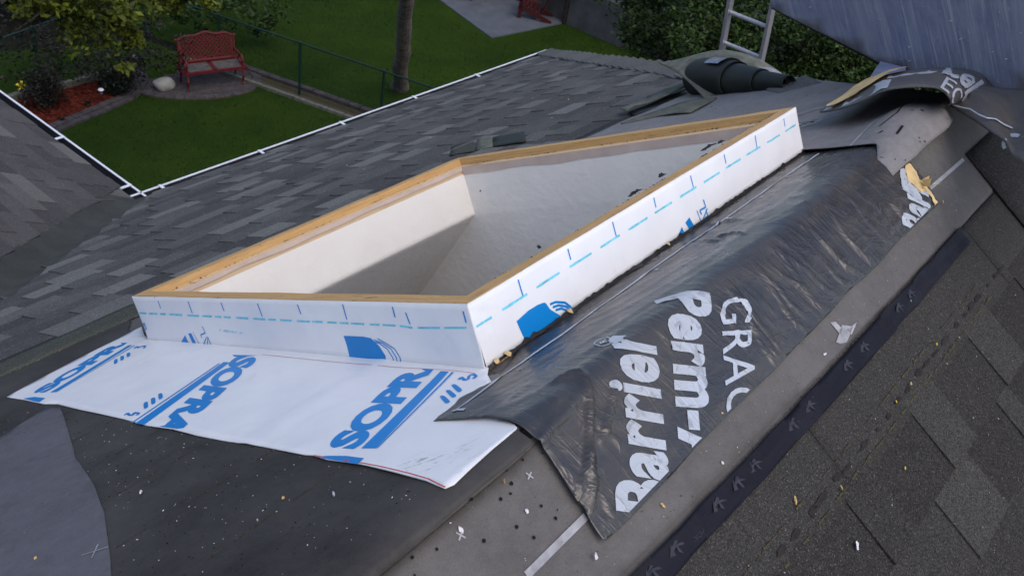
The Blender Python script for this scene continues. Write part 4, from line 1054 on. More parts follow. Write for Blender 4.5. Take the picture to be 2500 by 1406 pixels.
for k in range(k0+1,8):
    z=zb+k*.295; m=MB(); m.tube([lp(0,z)+wdir*.016,lp(1,z)-wdir*.016],.019,10); m.obj('rung',MAT['alu'],ladder)
# ------------------------------------------------------------------ big film wrapped panel upper right
pa,pb_,pc_=RD(2200,183,3.75),RD(2510,219,3.35),RD(1879,16,4.22)
FPn=Frame(pa,pb_-pa,pc_-pa)
if FPn.n.dot(CAM-pa)<0: FPn=Frame(pa,pa-pb_,pc_-pa)
Pp=[FPn.px(*p) for p in ((2199,182),(2230,192),(2330,212),(2395,214),(2520,219),(2900,260))]
cpt=FPn.px(1879,16); up_=(cpt[0]-Pp[0][0],cpt[1]-Pp[0][1])
right=(Pp[5][0]-Pp[0][0],Pp[5][1]-Pp[0][1])
ctop=FPn.px(1879,16); ctop2=FPn.px(1892,-12)
PPl=Pp+[FPn.px(2950,-250),FPn.px(2000,-250),ctop2,ctop]
pn=sheet('film_wrapped_panel',PPl,lambda a,b:FPn(a,b,.006*nz(a*2,b*2)),.07,MAT['panel'],thick=.018,label='huge blue grey film covered panel with whitish streaks leaning in from the upper right',cat='panel')
em=MB(); em.bar(FPn(*Pp[0],-.012),FPn(*ctop,-.012),.03,.012,up=FPn.n); em.obj('edge_strip',MAT['tar'],pn)
m=MB(); m.hexa([RD(*p,3.78) for p in ((2204,196),(2242,196),(2236,176),(2206,172))]+[RD(*p,3.68) for p in ((2204,200),(2244,198),(2236,178),(2207,175))])
m.obj('wood_block',MAT['wood'],label='small orange brown timber block wedged under the lower corner of the film covered panel',cat='timber block',recalc=True)
# splinters on panel
q=random.Random(21); sp=MB()
for k in range(90):
    px,py=q.uniform(1920,2500),q.uniform(0,200); 
    if py>(px-1880)*.52+10: continue
    a,b=FPn.px(px,py); an=q.uniform(0,3.1); l=q.uniform(.004,.014); w_=.0008
    p=FPn(a,b,.008); d=FPn.x*math.cos(an)+FPn.y*math.sin(an); n_=FPn.n
    sp.add([p-d*l,p+d*l,p+d*l*.2+n_*.003+d.cross(n_)*w_*2,p-d.cross(n_)*w_],[(0,1,2),(0,3,1),(0,2,3)])
sp.obj('wood_dust_and_splinters',MAT['chip'],pn,kind='stuff')
# ------------------------------------------------------------------ right hand film sheet hanging over the shingles
def lerp(a,b,t): return a+(b-a)*t
edgeL=[((2312,256),3.02),((2345,276),2.96),((2392,302),2.88),((2432,330),2.80),((2460,352),2.74),((2474,380),2.68),((2492,395),2.62),((2520,425),2.55),((2600,560),2.3)]
edgeT=[((2330,214),3.22),((2372,214),3.20),((2420,215),3.17),((2462,217),3.14),((2500,219),3.10),((2540,222),3.06),((2600,226),3.02),((2680,235),2.98),((2900,260),2.9)]
rows=[]
for k in range(7):
    t=k/6; rows.append([lerp(RD(*a,da),RD(*b,db),t)+Vector((0,0,.02*nz(i*.9,k*.8,3)+.035*math.sin(t*math.pi)*math.sin(i*1.1))) for i,((a,da),(b,db)) in enumerate(zip(edgeL,edgeT))])
hs=grid3('hanging_film_sheet',rows,MAT['film2'],label='creased grey film faced sheet hanging over the black shingles at the right border',cat='membrane sheet')
def onH(p,lift=.006):    # nearest ray intersection with bilinear rows
    best=None
    for k in range(6):
        for i in range(8):
            a,b,c_,d_=rows[k][i],rows[k][i+1],rows[k+1][i+1],rows[k+1][i]
            for tri in ((a,b,c_),(a,c_,d_)):
                n_=(tri[1]-tri[0]).cross(tri[2]-tri[0]); r_=ray(*p); dn=n_.dot(r_)
                if abs(dn)<1e-9: continue
                t=n_.dot(tri[0]-CAM)/dn; X=CAM+r_*t
                ok=all(((tri[(e+1)%3]-tri[e]).cross(X-tri[e])).dot(n_)>=-1e-7 for e in range(3))
                if ok: return X-r_*lift
    return RD(*p,2.9)
def strip3(pxs,w,name,mat,par,fn):
    vs=[];fs=[]
    for i,p in enumerate(pxs):
        a=pxs[max(0,i-1)];b=pxs[min(len(pxs)-1,i+1)]; L_=math.hypot(b[0]-a[0],b[1]-a[1]); nx,ny=-(b[1]-a[1])/L_*w/2,(b[0]-a[0])/L_*w/2
        vs+=[fn((p[0]+nx,p[1]+ny)),fn((p[0]-nx,p[1]-ny))]
        if i: k=2*i; fs.append((k-2,k-1,k+1,k))
    mk(name,vs,fs,mat,par)
strip3([(2326,256),(2350,263),(2368,266),(2390,280),(2410,288),(2432,291),(2450,303),(2472,313)],3,'printed_line',MAT['paleink'],hs,lambda p:onH(p,.02))
strip3([(2476+26*math.cos(R(a_)),352+22*math.sin(R(a_))) for a_ in range(150,330,12)],9,'printed_letter',MAT['paleink'],hs,lambda p:onH(p,.02))
# ------------------------------------------------------------------ curled printed membrane piece
cu=[]  # columns: (front px, dist, back px, dist, bulge)
Cc_=[((2001,275),2.98,(2003,270),3.0,0),((2030,272),2.95,(2040,248),3.1,.005),((2070,262),2.90,(2072,222),3.22,.01),((2110,246),2.86,(2100,206),3.35,.015),((2150,222),2.84,(2150,188),3.42,.02),((2200,214),2.82,(2210,176),3.45,.02),((2250,212),2.80,(2262,168),3.45,.02),((2290,214),2.80,(2320,166),3.42,.02),((2310,228),2.78,(2365,171),3.38,.015),((2322,245),2.80,(2392,178),3.32,.01),((2322,256),2.84,(2410,196),3.26,.0),((2312,258),2.90,(2405,222),3.22,-.01),((2296,250),2.96,(2385,232),3.22,-.02)]
rows=[]
for k in range(6):
    t=k/5; rows.append([lerp(RD(*a,da),RD(*b,db),t)+Vector((0,0,bu*4*t*(1-t))) for a,da,b,db,bu in Cc_])
cp=grid3('curled_membrane_piece',rows,MAT['film2'],label='curled piece of printed membrane with a torn tan edge lying beyond the folded grey flap',cat='membrane piece')
def onRows(rows_,u_,v_):   # u_ along columns 0..n-1, v_ rows 0..1
    i=min(int(u_),len(rows_[0])-2); fu=u_-i; r_=v_*(len(rows_)-1); k=min(int(r_),len(rows_)-2); fv=r_-k
    return lerp(lerp(rows_[k][i],rows_[k][i+1],fu),lerp(rows_[k+1][i],rows_[k+1][i+1],fu),fv)
def liftc(P): return P+(CAM-P).normalized()*.014
tt=text_tris('mrep',.03); bb=bbox(tt)
P_=[]
for t in tt: P_.append([(4.2+(p[0]-bb[0])/(bb[1]-bb[0])*7.0,.90-(p[1]-bb[2])/(bb[3]-bb[2])*.55) for p in t])
lay('printed_word',P_,lambda a,b:liftc(onRows(rows,a,b)),MAT['paleink'],cp,g=.5)
tt=text_tris('EC',.004); bb=bbox(tt)
lay('printed_word',[[(7.2+(p[0]-bb[0])/(bb[1]-bb[0])*3.0,.30-(p[1]-bb[2])/(bb[3]-bb[2])*.28) for p in t] for t in tt],lambda a,b:liftc(onRows(rows,a,b)),MAT['paleink'],cp,g=.5)
laymany('printed_mark',[[[(1.6,.1),(2.9,.15),(3.0,.5),(1.9,.5)]],[[(3.3,.05),(4.3,.05),(4.4,.3),(3.5,.35)]],[[(.3,.2),(1.0,.2),(1.0,.7),(.4,.7)]]],lambda a,b:liftc(onRows(rows,a,b)),MAT['paleink'],cp,g=.4)
te=[(0,.15),(.6,.12),(1.1,.22),(1.9,.28),(2.9,.36),(4,.45),(4.8,.6),(4.4,.98),(3,.99),(2,.99),(1,.99),(0,.99)]
lay('torn_paper',[wob(te,.05,.3,3,2)],lambda a,b:onRows(rows,a,max(0,min(1,b)))+Vector((-.01,-.015,.028)),MAT['tan'],cp,g=.15)
# weathered offcut behind it
m=[RD(2150,150,3.75),RD(2212,166,3.62),RD(2205,196,3.5),RD(2118,198,3.5),RD(2135,172,3.65)]
oc=mk('striped_offcut',m+[v_-Vector((0,0,.012)) for v_ in m],[(0,4,3,2,1),(5,6,7,8,9)]+[(i,(i+1)%5,(i+1)%5+5,i+5) for i in range(5)],MAT['panel'],label='striped grey offcut sticking out between the torn curled piece and the panel',cat='offcut',uv=[(v_.x,v_.y) for v_ in m+m],recalc=True)
# ------------------------------------------------------------------ debris
def chip(px,py,side,L,w,ang,mat,label,seed,h=.012,fr=None,group=None):
    x,s=RP(px,py,side,h); q=random.Random(seed); n=7; V=[];T_=[]
    fn=roofb if side>0 else roof
    ca,sa=math.cos(ang),math.sin(ang)
    for i in range(n):
        t=i/n*2*math.pi; a_=L*.26*math.cos(t)*q.uniform(.75,1.15); b_=w*.29*math.sin(t)*q.uniform(.6,1.3)
        V.append(fn(x+a_*ca-b_*sa,s+a_*sa+b_*ca,h+.0005+.003*q.random()))
    V2=[fn(x,s,h+.004)]
    return mk('chip',V+V2+[v-NR*.003 for v in V],[(i,(i+1)%n,n) for i in range(n)]+[(i,i+n+1,(i+1)%n+n+1,(i+1)%n) for i in range(n)],mat,label=label,cat='debris',group=group)
CH=[((344,1201),1,.022,.006,.9,'chip','white foam chip on the dark membrane left of centre'),
((815,1205),1,.026,.007,1.0,'chip','long white chip on the dark membrane below the blue arc of the sheet'),
((1123,1290),-1,.018,.009,-1.4,'chip','white chip above a printed cross on the grey underlayment'),
((1284,1245),-1,.012,.008,.4,'chip','small white chip between tar holes on the grey underlayment'),
((1453,1355),-1,.022,.008,.8,'chip','white chip near the lower tip of the black film strip'),
((2091,1330),-1,.028,.014,.9,'chip','largest white chip, on the shingles at lower right'),
((1762,1128),-1,.011,.007,-.6,'chip','white chip at the lower edge of the grey underlayment beside the K film'),
((1940,1219),-1,.030,.005,1.0,'chiptan','orange wood splinter on the granules right of the K film'),
((2053,1190),-1,.024,.005,1.1,'chiptan','pale tan splinter on the brown sealant dots at lower right'),
((2301,492),-1,.018,.006,.6,'chiptan','yellowish leaf curl beside the torn far end of the film strip'),
((2186,980),-1,.010,.007,.9,'yellow','yellow seed leaf on the granules, left of its twin'),
((2222,935),-1,.010,.006,.4,'chiptan','pale seed leaf on the granules higher than the yellow one'),
((2208,1141),-1,.012,.006,.2,'yellow','small yellow fragment on the shingle tab at right'),
((2285,839),-1,.008,.008,.9,'yellow','bright yellow granule spot near the dirt line at far right'),
((692,1216),1,.012,.008,.5,'chiptan','round tan wood chip on the dark membrane near centre left'),
((1616,1232),-1,.016,.007,-1.2,'chiptan','brown leaf scrap at the underlayment edge below the letters'),
((1762,1008),-1,.014,.004,-.9,'chiptan','orange splinter just under the cut off dash of the lettering'),
((87,1363),1,.012,.006,.3,'chiptan','orange fleck on the light grey membrane patch'),
((1230,1172),-1,.012,.004,.8,'chiptan','tan fleck by the tar hole left of the film corner'),
((2012,863),-1,.020,.004,-.3,'chip','pale sliver at the lower edge of the grey underlayment'),
((2222,735),-1,.010,.006,.1,'chip','little white crumb by the K film half way up'),]
for k,(p,sd_,L,w,an,m_,lb) in enumerate(CH): chip(p[0],p[1],sd_,L,w,an,MAT[m_],lb,k,.006 if sd_>0 else .006 if 'underlayment' in lb else .0125,group='bits of debris on the roof')
def crumbs(name,n,reg,side,h,mats,seed,rmin,rmax,label,nn=4,fn=None):
    q=random.Random(seed); m=MB()
    for i in range(n):
        for _ in range(20):
            x=q.uniform(reg[0],reg[1]); s=q.uniform(reg[2],reg[3])
            if nz(x*5,s*5,seed)>-.25: break
        r_=q.uniform(rmin,rmax)*(1 if q.random()<.9 else 1.8); an=q.uniform(0,6.3); e=q.uniform(.25,1)
        P=roofb(x,s,h) if s>-.03 and x<1.04 else roof(x,s,h); r_*=.75; d=Vector((math.cos(an),math.sin(an)*c,-math.sin(an)*sn*(1 if s>0 else -1))); n_=NR if s>0 else Vector((0,-sn,c)); w=d.cross(n_)
        m.add([P-d*r_,P+w*r_*e*.5,P+d*r_,P-w*r_*e*.5,P+n_*r_*.5],[(0,1,4),(1,2,4),(2,3,4),(3,0,4)])
    return m.obj(name,mats,label=label,cat='debris',kind='stuff',recalc=True)
crumbs('pale_crumbs',420,(.3,.74,.0,1.4),1,.0050,MAT['chip'],1,.0008,.0022,'scattered tiny pale crumbs on the dark membrane')
crumbs('dark_grit',600,(.3,.74,.0,1.4),1,.0050,MAT['hole'],2,.001,.003,'scattered black grit on the dark membrane')
crumbs('pale_crumbs',260,(.7,2.7,-.27,-.03),-1,.0068,MAT['chip'],3,.0007,.0018,'scattered tiny pale crumbs on the grey underlayment by the ridge')
crumbs('dark_grit',420,(.7,2.75,-.275,-.03),-1,.0064,MAT['hole'],4,.0008,.0022,'scattered black granules on the grey underlayment by the ridge')
crumbs('pale_crumbs',260,(.8,2.7,-.95,-.29),-1,.0135,MAT['chip'],5,.0007,.0020,'scattered tiny pale crumbs on the near shingles')
crumbs('dark_grit',260,(2.45,3.4,.2,1.2),1,.016,MAT['hole'],6,.0015,.004,'scattered black grit on the grey sheet right of the skylight')
crumbs('pale_crumbs',160,(2.2,6,1.7,4.6),1,.016,MAT['chiptan'],7,.002,.005,'scattered tan litter on the garden side shingles')
# brown torn scraps left on the shingle edge strip (granule rim)
edge=[];q=random.Random(8); eg=MB()
for i in range(2600):
    x=q.uniform(.75,2.45); s=UE-.006-q.random()**1.3*.020
    P=roof(x,s,.0105); r_=q.uniform(.0008,.0018); n_=Vector((0,-sn,c)); d=Vector((1,0,0)).lerp(Vector((0,c,sn)),q.random()).normalized(); w=d.cross(n_)
    eg.add([P-d*r_,P+w*r_,P+d*r_,P+n_*r_*1.2],[(0,1,3),(1,2,3),(2,0,3)],q.random())
eg.obj('loose_granules',MAT['sh_head'],label='loose roofing granules along the lower edge of the grey underlayment',cat='granules',kind='stuff',recalc=True)
# ------------------------------------------------------------------ GARDEN
g=MB(); 
gv=[];gf=[]; N=60
for i in range(N+1):
    for j in range(N+1):
        x=-60+240*i/N; y=-60+240*j/N; gv.append((x,y,-.02 if (x-10)**2+(y-15)**2<500 else .3*nz(x*.03,y*.03)))
        if i and j: k=i*(N+1)+j; gf.append((k,k-1,k-N-2,k-N-1))
mk('ground',[Vector(v) for v in gv],gf,MAT['soil'],kind='structure',smooth=True,recalc=True)
def flat(name,P,z,mat,label=None,cat=None,kind='structure',th=.0,parent=None):
    if area(P)<0: P=P[::-1]
    n=len(P); V=[Vector((*p,z)) for p in P]+[Vector((*p,z-.05)) for p in P]
    return mk(name,V,[tuple(range(n)),tuple(range(2*n-1,n-1,-1))]+[(i,i+n,(i+1)%n+n,(i+1)%n) for i in range(n)],mat,parent,label,cat,kind)
g2=lambda *p:[tuple(GP(*q)[:2]) for q in p]
F1=GP(610,118); # fence line from far corner
fdir=(GP(900,292)-GP(731,232)); fdir.z=0; fdir.normalize()
FC=GP(731,232)-fdir*0; 
fA=FC-fdir*4.2; fB=FC+fdir*9.0
flat('lawn',[(1.5,5.5),(fB.x,fB.y),(fA.x,fA.y),(4,21.5),(-6,24),(-6,8)],0,MAT['lawn'])
flat('neighbour_lawn',[(fB.x+.5,fB.y-.5),(32,2),(34,30),(20,40),(fA.x+1,fA.y+8),(fA.x+.3,fA.y)],-.003,MAT['lawn'])
# gravel strip along the fence
pd=Vector((-fdir.y,fdir.x,0)); 
if pd.x<0: pd=-pd
a=FC-fdir*2.9; b=fB
flat('gravel_strip',[tuple((a-pd*.16)[:2]),tuple((b-pd*.16)[:2]),tuple((b+pd*.20)[:2]),tuple((a+pd*.20)[:2])],.006,MAT['gravel'])
kb=thing('concrete_edging',FC-pd*.24,'pale concrete edging along the lawn side of the green mesh fence','edging')
q=random.Random(2)
for k in range(26):
    p=FC-pd*.24+fdir*(-2.9+k*.42); m=MB(); m.bar(p+fdir*.005+Vector((0,0,.03)),p+fdir*.41+Vector((0,0,.03+.01*q.random())),.09,.07); m.obj('edging_block',MAT['kerb'],kb)
kb2=thing('paver_edging',FC+pd*.27,'grey block edging on the far side of the gravel strip under the fence','edging')
for k in range(34):
    p=FC+pd*.28+fdir*(-2.2+k*.30); m=MB(); m.bar(p+fdir*.005+Vector((0,0,.03)),p+fdir*.29+Vector((0,0,.03+.01*q.random())),.15,.08); m.obj('edging_block',MAT['paver'],kb2)
# mesh fences
def meshfence(a,b,posts,label,hgt=1.2,step=.06):
    a=Vector(a);b=Vector(b); t=thing('mesh_fence',a,label,'fence'); d=(b-a); L=d.length; d.normalize()
    m=MB(); m.tube([a+Vector((0,0,hgt)),b+Vector((0,0,hgt))],.021,6); m.obj('top_rail',MAT['fence'],t)
    m=MB(); m.tube([a+Vector((0,0,.05)),b+Vector((0,0,.05))],.004,4); m.obj('tension_wire',MAT['fence'],t)
    for s_ in posts:
        p=a+d*s_; m=MB(); m.tube([p,p+Vector((0,0,hgt+.03))],.03,8); po=m.obj('fence_post',MAT['fence'],t)
    m=MB(); n=int(L/step); hh=hgt-.03
    for sg in (1,-1):
        for k in range(-int(hh/step),n):
            x0_,z0_=k*step,.03
            x1_=x0_+hh; 
            xa,za,xb,zb_=x0_,z0_,x1_,z0_+hh
            if xa<0: za+= -xa; xa=0
            if xb>L: zb_-= xb-L; xb=L
            if xb-xa<.02: continue
            if sg<0: za,zb_=hgt-za+.0,hgt-zb_+.0
            p=a+d*xa+Vector((0,0,za)); r_=a+d*xb+Vector((0,0,zb_)); w=Vector((0,0,.0022)); 
            m.add([p-w,r_-w,r_+w,p+w,],[(0,1,2,3)])
    m.obj('chain_link_mesh',MAT['fence'],t,kind='stuff')
    return t
meshfence(fA,fB,[0.02]+[4.2+k*2.05 if k else 4.2 for k in range(0,5)]+[2.1],'green chain link fence running diagonally between the two lawns')
lf0=GP(0,150+0)
# left fence behind the mulch bed: top rail seen from (0,145) to (300,68)
def at_h(px,py,h):
    r=ray(px,py); return CAM+r*((h-H)/r.z)
la=at_h(-60,160,1.2); lb=at_h(300,68,1.2); la.z=lb.z=0
dl=(lb-la).normalized(); lc=lb+dl*((Vector((fA.x,fA.y,0))-lb).dot(dl))
meshfence(la-dl*3,fA,[0.02,2.4,4.8,7.2],'green chain link fence behind the red mulch bed at the left')
# mulch bed
def curve(pts,n=6):
    out=[]
    for i in range(len(pts)-1):
        p0,p1,p2,p3=pts[max(0,i-1)],pts[i],pts[i+1],pts[min(len(pts)-1,i+2)]
        for k in range(n):
            t=k/n; out.append(tuple(.5*((2*p1[j])+(-p0[j]+p2[j])*t+(2*p0[j]-5*p1[j]+4*p2[j]-p3[j])*t*t+(-p0[j]+3*p1[j]-3*p2[j]+p3[j])*t**3) for j in (0,1)))
    out.append(tuple(pts[-1])); return out
outer=curve(g2((60,372),(120,338),(172,312),(235,286),(290,262),(335,240),(358,212),(362,190),(345,172),(325,170)),8)
def offs(P,d):
    out=[]
    for i,p in enumerate(P):
        a=P[max(0,i-1)];b=P[min(len(P)-1,i+1)]; L=math.hypot(b[0]-a[0],b[1]-a[1]); out.append((p[0]-(b[1]-a[1])/L*d,p[1]+(b[0]-a[0])/L*d))
    return out
inn=offs(outer,.30)
wallp=g2((20,252),(60,240),(175,214),(326,172))
flat('mulch_bed',inn+[wallp[3],wallp[2],wallp[1],wallp[0]],.03,MAT['mulch'])
q=random.Random(5); mc=MB(); cnt=0
bedP=inn+[wallp[3],wallp[2],wallp[1],wallp[0]]
xs_=[p[0] for p in bedP]; ys_=[p[1] for p in bedP]
while cnt<5000:
    x=q.uniform(min(xs_),max(xs_)); y=q.uniform(min(ys_),max(ys_))
    if not pip(x,y,bedP): continue
    a=q.uniform(0,6.3); l=q.uniform(.015,.045); d=Vector((math.cos(a),math.sin(a),q.uniform(-.5,.5))); w=Vector((-math.sin(a),math.cos(a),q.uniform(-.5,.5)))*l*.4; p=Vector((x,y,.045)); cnt+=1
    mc.add([p-d*l,p+w,p+d*l,p-w],[(0,1,2,3)])
mc.obj('bark_chips',MAT['mulchchip'],label='loose red bark chips covering the planting bed',cat='mulch',kind='stuff')
pe=thing('stone_edging',Vector((*outer[20],0)),'curved double row of grey pavers bordering the red mulch bed','edging')
def along(P,step):
    out=[];acc=0; out.append(P[0])
    for a,b in zip(P[:-1],P[1:]):
        L=math.hypot(b[0]-a[0],b[1]-a[1]); t=step-acc
        while t<=L: out.append((a[0]+(b[0]-a[0])*t/L,a[1]+(b[1]-a[1])*t/L)); t+=step
        acc=(acc+L)%step
    return out
for off,w,hh,st in ((.065,.125,.05,.19),(.205,.145,.07,.21)):
    P=along(offs(outer,off),st)
    for a,b in zip(P[:-1],P[1:]):
        m=MB(); A_=Vector((*a,hh-.05));B2=Vector((*b,hh-.05)); d=(B2-A_).normalized(); m.bar(A_+d*.006,B2-d*.006+Vector((0,0,.006*q.uniform(-1,1))),w,.10)
        m.obj('paver',MAT['paver'],pe)
rwl=thing('retaining_kerb',Vector((*wallp[1],0)),'low pale block kerb at the back of the red mulch bed','kerb')
for (a,b) in ((wallp[0],wallp[1]),(wallp[1],wallp[2]),(wallp[2],wallp[3])):
    A_=Vector((*a,.07));B2=Vector((*b,.07)); L=(B2-A_).length; n=max(1,int(L/.45)); d=(B2-A_)/n
    for k in range(n): m=MB(); m.bar(A_+d*k+d*.012,A_+d*(k+1)-d*.012+Vector((0,0,.01*q.random())),.13,.16); m.obj('kerb_block',MAT['kerb'],rwl)
m=MB(); m.bar(Vector((*wallp[3],0)),Vector((*wallp[3],.30)),.2,.2,up=(1,0,0)); m.obj('end_block',MAT['kerb'],rwl)
# paved half circle under the bench
sc=g2((330,225),(362,236),(420,244),(500,245),(560,238),(610,226),(636,205),(640,188),(622,172),(600,160))
sb=g2((560,150),(470,165),(400,190),(345,200))
semi=curve(sc,5); 
flat('bench_apron',semi+sb,.012,MAT['gravel'])
ap=thing('paver_border',Vector((*semi[20],0)),'rim of grey pavers around the half circle in front of the red bench','edging')
P=along(offs(semi,.10),.2)
for a,b in zip(P[:-1],P[1:]):
    m=MB(); A_=Vector((*a,.0));B2=Vector((*b,.0)); d=(B2-A_).normalized(); m.bar(A_+d*.005,B2-d*.005,.19,.06+.006*q.random()); m.obj('paver',MAT['paver'],ap)
sp2=semi+sb; xs_=[p[0] for p in sp2]; ys_=[p[1] for p in sp2]; th_b=math.atan2(-.33,1.07)
px_=thing('paver_field',Vector((*semi[20],0)),'grey brown pavers laid under the red bench','paving')
inner=offs(semi,.20)+sb; cntp=0
for i in range(-30,30):
    for j in range(-30,30):
        u_=i*.205+(j%2)*.1; v_=j*.11; x=11.4+u_*math.cos(th_b)-v_*math.sin(th_b); y=16.1+u_*math.sin(th_b)+v_*math.cos(th_b)
        if pip(x,y,inner) and cntp<290:
            cntp+=1; m=MB(); d=Vector((math.cos(th_b),math.sin(th_b),0)); m.bar(Vector((x,y,.005))-d*.099,Vector((x,y,.005))+d*.099,.104,.03+.006*q.random()); m.obj('paver',MAT['paver'],px_)
# boulder
bm=bmesh.new(); bmesh.ops.create_icosphere(bm,subdivisions=3,radius=1)
for v in bm.verts:
    d=1+.22*nz(*(v.co*1.1+Vector((3,1,0))))+.07*nz(*(v.co*3)); v.co=Vector((v.co.x*.23*d,v.co.y*.17*d,v.co.z*.15*d))
me=bpy.data.meshes.new('boulder'); bm.to_mesh(me); bm.free(); me.materials.append(MAT['rock']); me.polygons.foreach_set('use_smooth',[True]*len(me.polygons))
o=bpy.data.objects.new('boulder',me); COL.objects.link(o); p=GP(403,218); o.location=(p.x,p.y,.10); o.rotation_euler=(0,0,-.3); tag(o,'smooth pale boulder between the mulch bed and the red bench','boulder')
# small items
def ball(name,p,r,mat,label,cat,sub=2,amp=.25,squash=1):
    bm=bmesh.new(); bmesh.ops.create_icosphere(bm,subdivisions=sub,radius=1)
    for v in bm.verts: d=1+amp*nz(*(v.co*1.3+Vector(p))); v.co=Vector((v.co.x*r*d,v.co.y*r*d,v.co.z*r*d*squash))
    me=bpy.data.meshes.new(name); bm.to_mesh(me); bm.free(); me.materials.append(mat)
    o=bpy.data.objects.new(name,me); COL.objects.link(o); o.location=p; return tag(o,label,cat)
yp=GP(58,246)
yt=thing('garden_windmill',yp,'bright yellow garden ornament on a stake behind the mulch bed','ornament')
m=MB(); m.tube([yp,yp+Vector((0,0,.35))],.008,6); m.obj('stake',MAT['darkmetal'],yt)
m=MB(); ctr=yp+Vector((0,-.01,.32))
vr=-cf; ax1=vr.orthogonal().normalized(); ay1=vr.cross(ax1)
for k in range(5):
    a=k*2*math.pi/5; d=(ax1*math.cos(a)+ay1*math.sin(a)); e=(ax1*math.cos(a+.9)+ay1*math.sin(a+.9)); m.add([ctr,ctr+d*.10,ctr+(d+e).normalized()*.11+vr*.03,ctr+e*.05],[(0,1,2),(0,2,3)])
m.obj('petal_head',MAT['yellow'],yt)
sp_=GP(250,252); st=thing('solar_light',sp_,'small white solar light on a thin stake in the red mulch','garden light')
m=MB(); m.tube([sp_,sp_+Vector((0,0,.28))],.007,6); m.obj('stake',MAT['darkmetal'],st)
m=MB(); m.tube([sp_+Vector((0,0,.26)),sp_+Vector((0,0,.29)),sp_+Vector((0,0,.31))],[.02,.06,.045],10); m.obj('lamp_head',MAT['metalwhite'],st)
m=MB(); m.tube([sp_+Vector((0,0,.20)),sp_+Vector((0,0,.26))],.03,8); m.obj('lens',MAT['concrete'],st)
# foliage builder
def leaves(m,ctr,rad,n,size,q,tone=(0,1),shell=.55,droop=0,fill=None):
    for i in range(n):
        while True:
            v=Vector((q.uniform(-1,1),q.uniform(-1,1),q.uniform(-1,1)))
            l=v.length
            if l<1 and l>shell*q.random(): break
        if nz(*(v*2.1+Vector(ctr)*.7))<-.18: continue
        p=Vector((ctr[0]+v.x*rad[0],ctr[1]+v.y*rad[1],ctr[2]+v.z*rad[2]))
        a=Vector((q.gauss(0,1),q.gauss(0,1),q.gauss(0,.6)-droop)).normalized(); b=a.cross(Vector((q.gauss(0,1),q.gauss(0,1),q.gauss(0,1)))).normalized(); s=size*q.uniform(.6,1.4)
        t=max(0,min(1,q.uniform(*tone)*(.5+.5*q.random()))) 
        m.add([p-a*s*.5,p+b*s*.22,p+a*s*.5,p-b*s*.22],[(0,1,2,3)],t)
def shrub(p,rad,h,n,size,leaf,label,seed,cat='shrub',name='shrub',stem=.02):
    p=Vector(p); q=random.Random(seed); t=thing(name,p,label,cat)
    m=MB()
    for k in range(9):
        a=k*.7+q.random(); e=p+Vector((math.cos(a)*rad*.7*q.random(),math.sin(a)*rad*.7*q.random(),h*q.uniform(.5,.9))); mid=p.lerp(e,.5)+Vector((q.uniform(-.05,.05),q.uniform(-.05,.05),0))
        m.tube([p+Vector((math.cos(a)*.03,math.sin(a)*.03,-.02)),mid,e],[stem,stem*.7,stem*.3],5)
    m.obj('stem',MAT['twig'],t)
    m=MB()
    for k in range(7):
        a=q.uniform(0,6.3); r_=rad*.45*q.random(); leaves(m,p+Vector((math.cos(a)*r_,math.sin(a)*r_,h*q.uniform(.35,.7))),(rad*.62,rad*.62,h*.4),n//7,size,q,shell=.3)
    m.obj('foliage',MAT[leaf],t); return t
shrub(GP(118,262),.62,1.0,2600,.07,'leafbrown','sparse brown green bush at the left end of the mulch bed',1)
shrub(GP(290,232),.52,.5,2200,.07,'leafdark','low dark green juniper bush at the right end of the mulch bed',2)
shrub(GP(215,262),.10,.14,120,.05,'leafdark','tiny green seedling in the middle of the mulch',3)
shrub(GP(152,300),.09,.12,120,.05,'leafdark','tiny green seedling near the front of the mulch',4)
# bench
bP=(GP(465,226)+GP(590,210))*.5; bth=math.atan2(GP(590,210).y-GP(465,226).y,GP(590,210).x-GP(465,226).x)
bench=thing('garden_bench',bP,'dark red iron garden bench with latticed back and scrolled arms','bench'); 
Bx=Vector((math.cos(bth),math.sin(bth),0)); By=Vector((-math.sin(bth),math.cos(bth),0)); Bz=Vector((0,0,1))
def B(x,y,z): return bP+Bx*x+By*y+Bz*z
bw=.66
for sx in (-1,1):
    m=MB(); x=sx*.60
    m.tube([B(x,0,0.0),B(x,.02,.10),B(x,-.03,.24),B(x,.03,.40)],[.028,.02,.022,.03],8); m.obj('leg',MAT['benchred'],bench)
    m=MB(); m.tube([B(x,.50,0.0),B(x,.46,.12),B(x,.44,.30),B(x,.42,.42)],[.028,.02,.022,.03],8); m.obj('leg',MAT['benchred'],bench)
    m=MB(); m.tube([B(x,.44,.40),B(x,.50,.62),B(x,.56,.95)],[.03,.026,.022],8); m.obj('back_post',MAT['benchred'],bench)
    m=MB(); pts=[B(x,.50,.66)]+[B(x,.12-.11*math.sin(t),.58+.09*math.cos(t)) for t in [i*.55 for i in range(0,11)]]
    m.tube(pts,[.024]*len(pts),7); m.obj('scroll_arm',MAT['benchred'],bench)
    m=MB(); m.tube([B(x,.02,.42),B(x,.02,.55)],.02,7); m.obj('arm_support',MAT['benchred'],bench)
m=MB(); m.bar(B(-bw,0,.42),B(bw,0,.42),.06,.05); m.bar(B(-bw,.44,.42),B(bw,.44,.42),.06,.05)
m.bar(B(-bw,0,.42),B(-bw,.44,.42),.08,.05); m.bar(B(bw,0,.42),B(bw,.44,.42),.08,.05); m.bar(B(0,0,.42),B(0,.44,.42),.08,.05); m.obj('seat_frame',MAT['benchred'],bench)
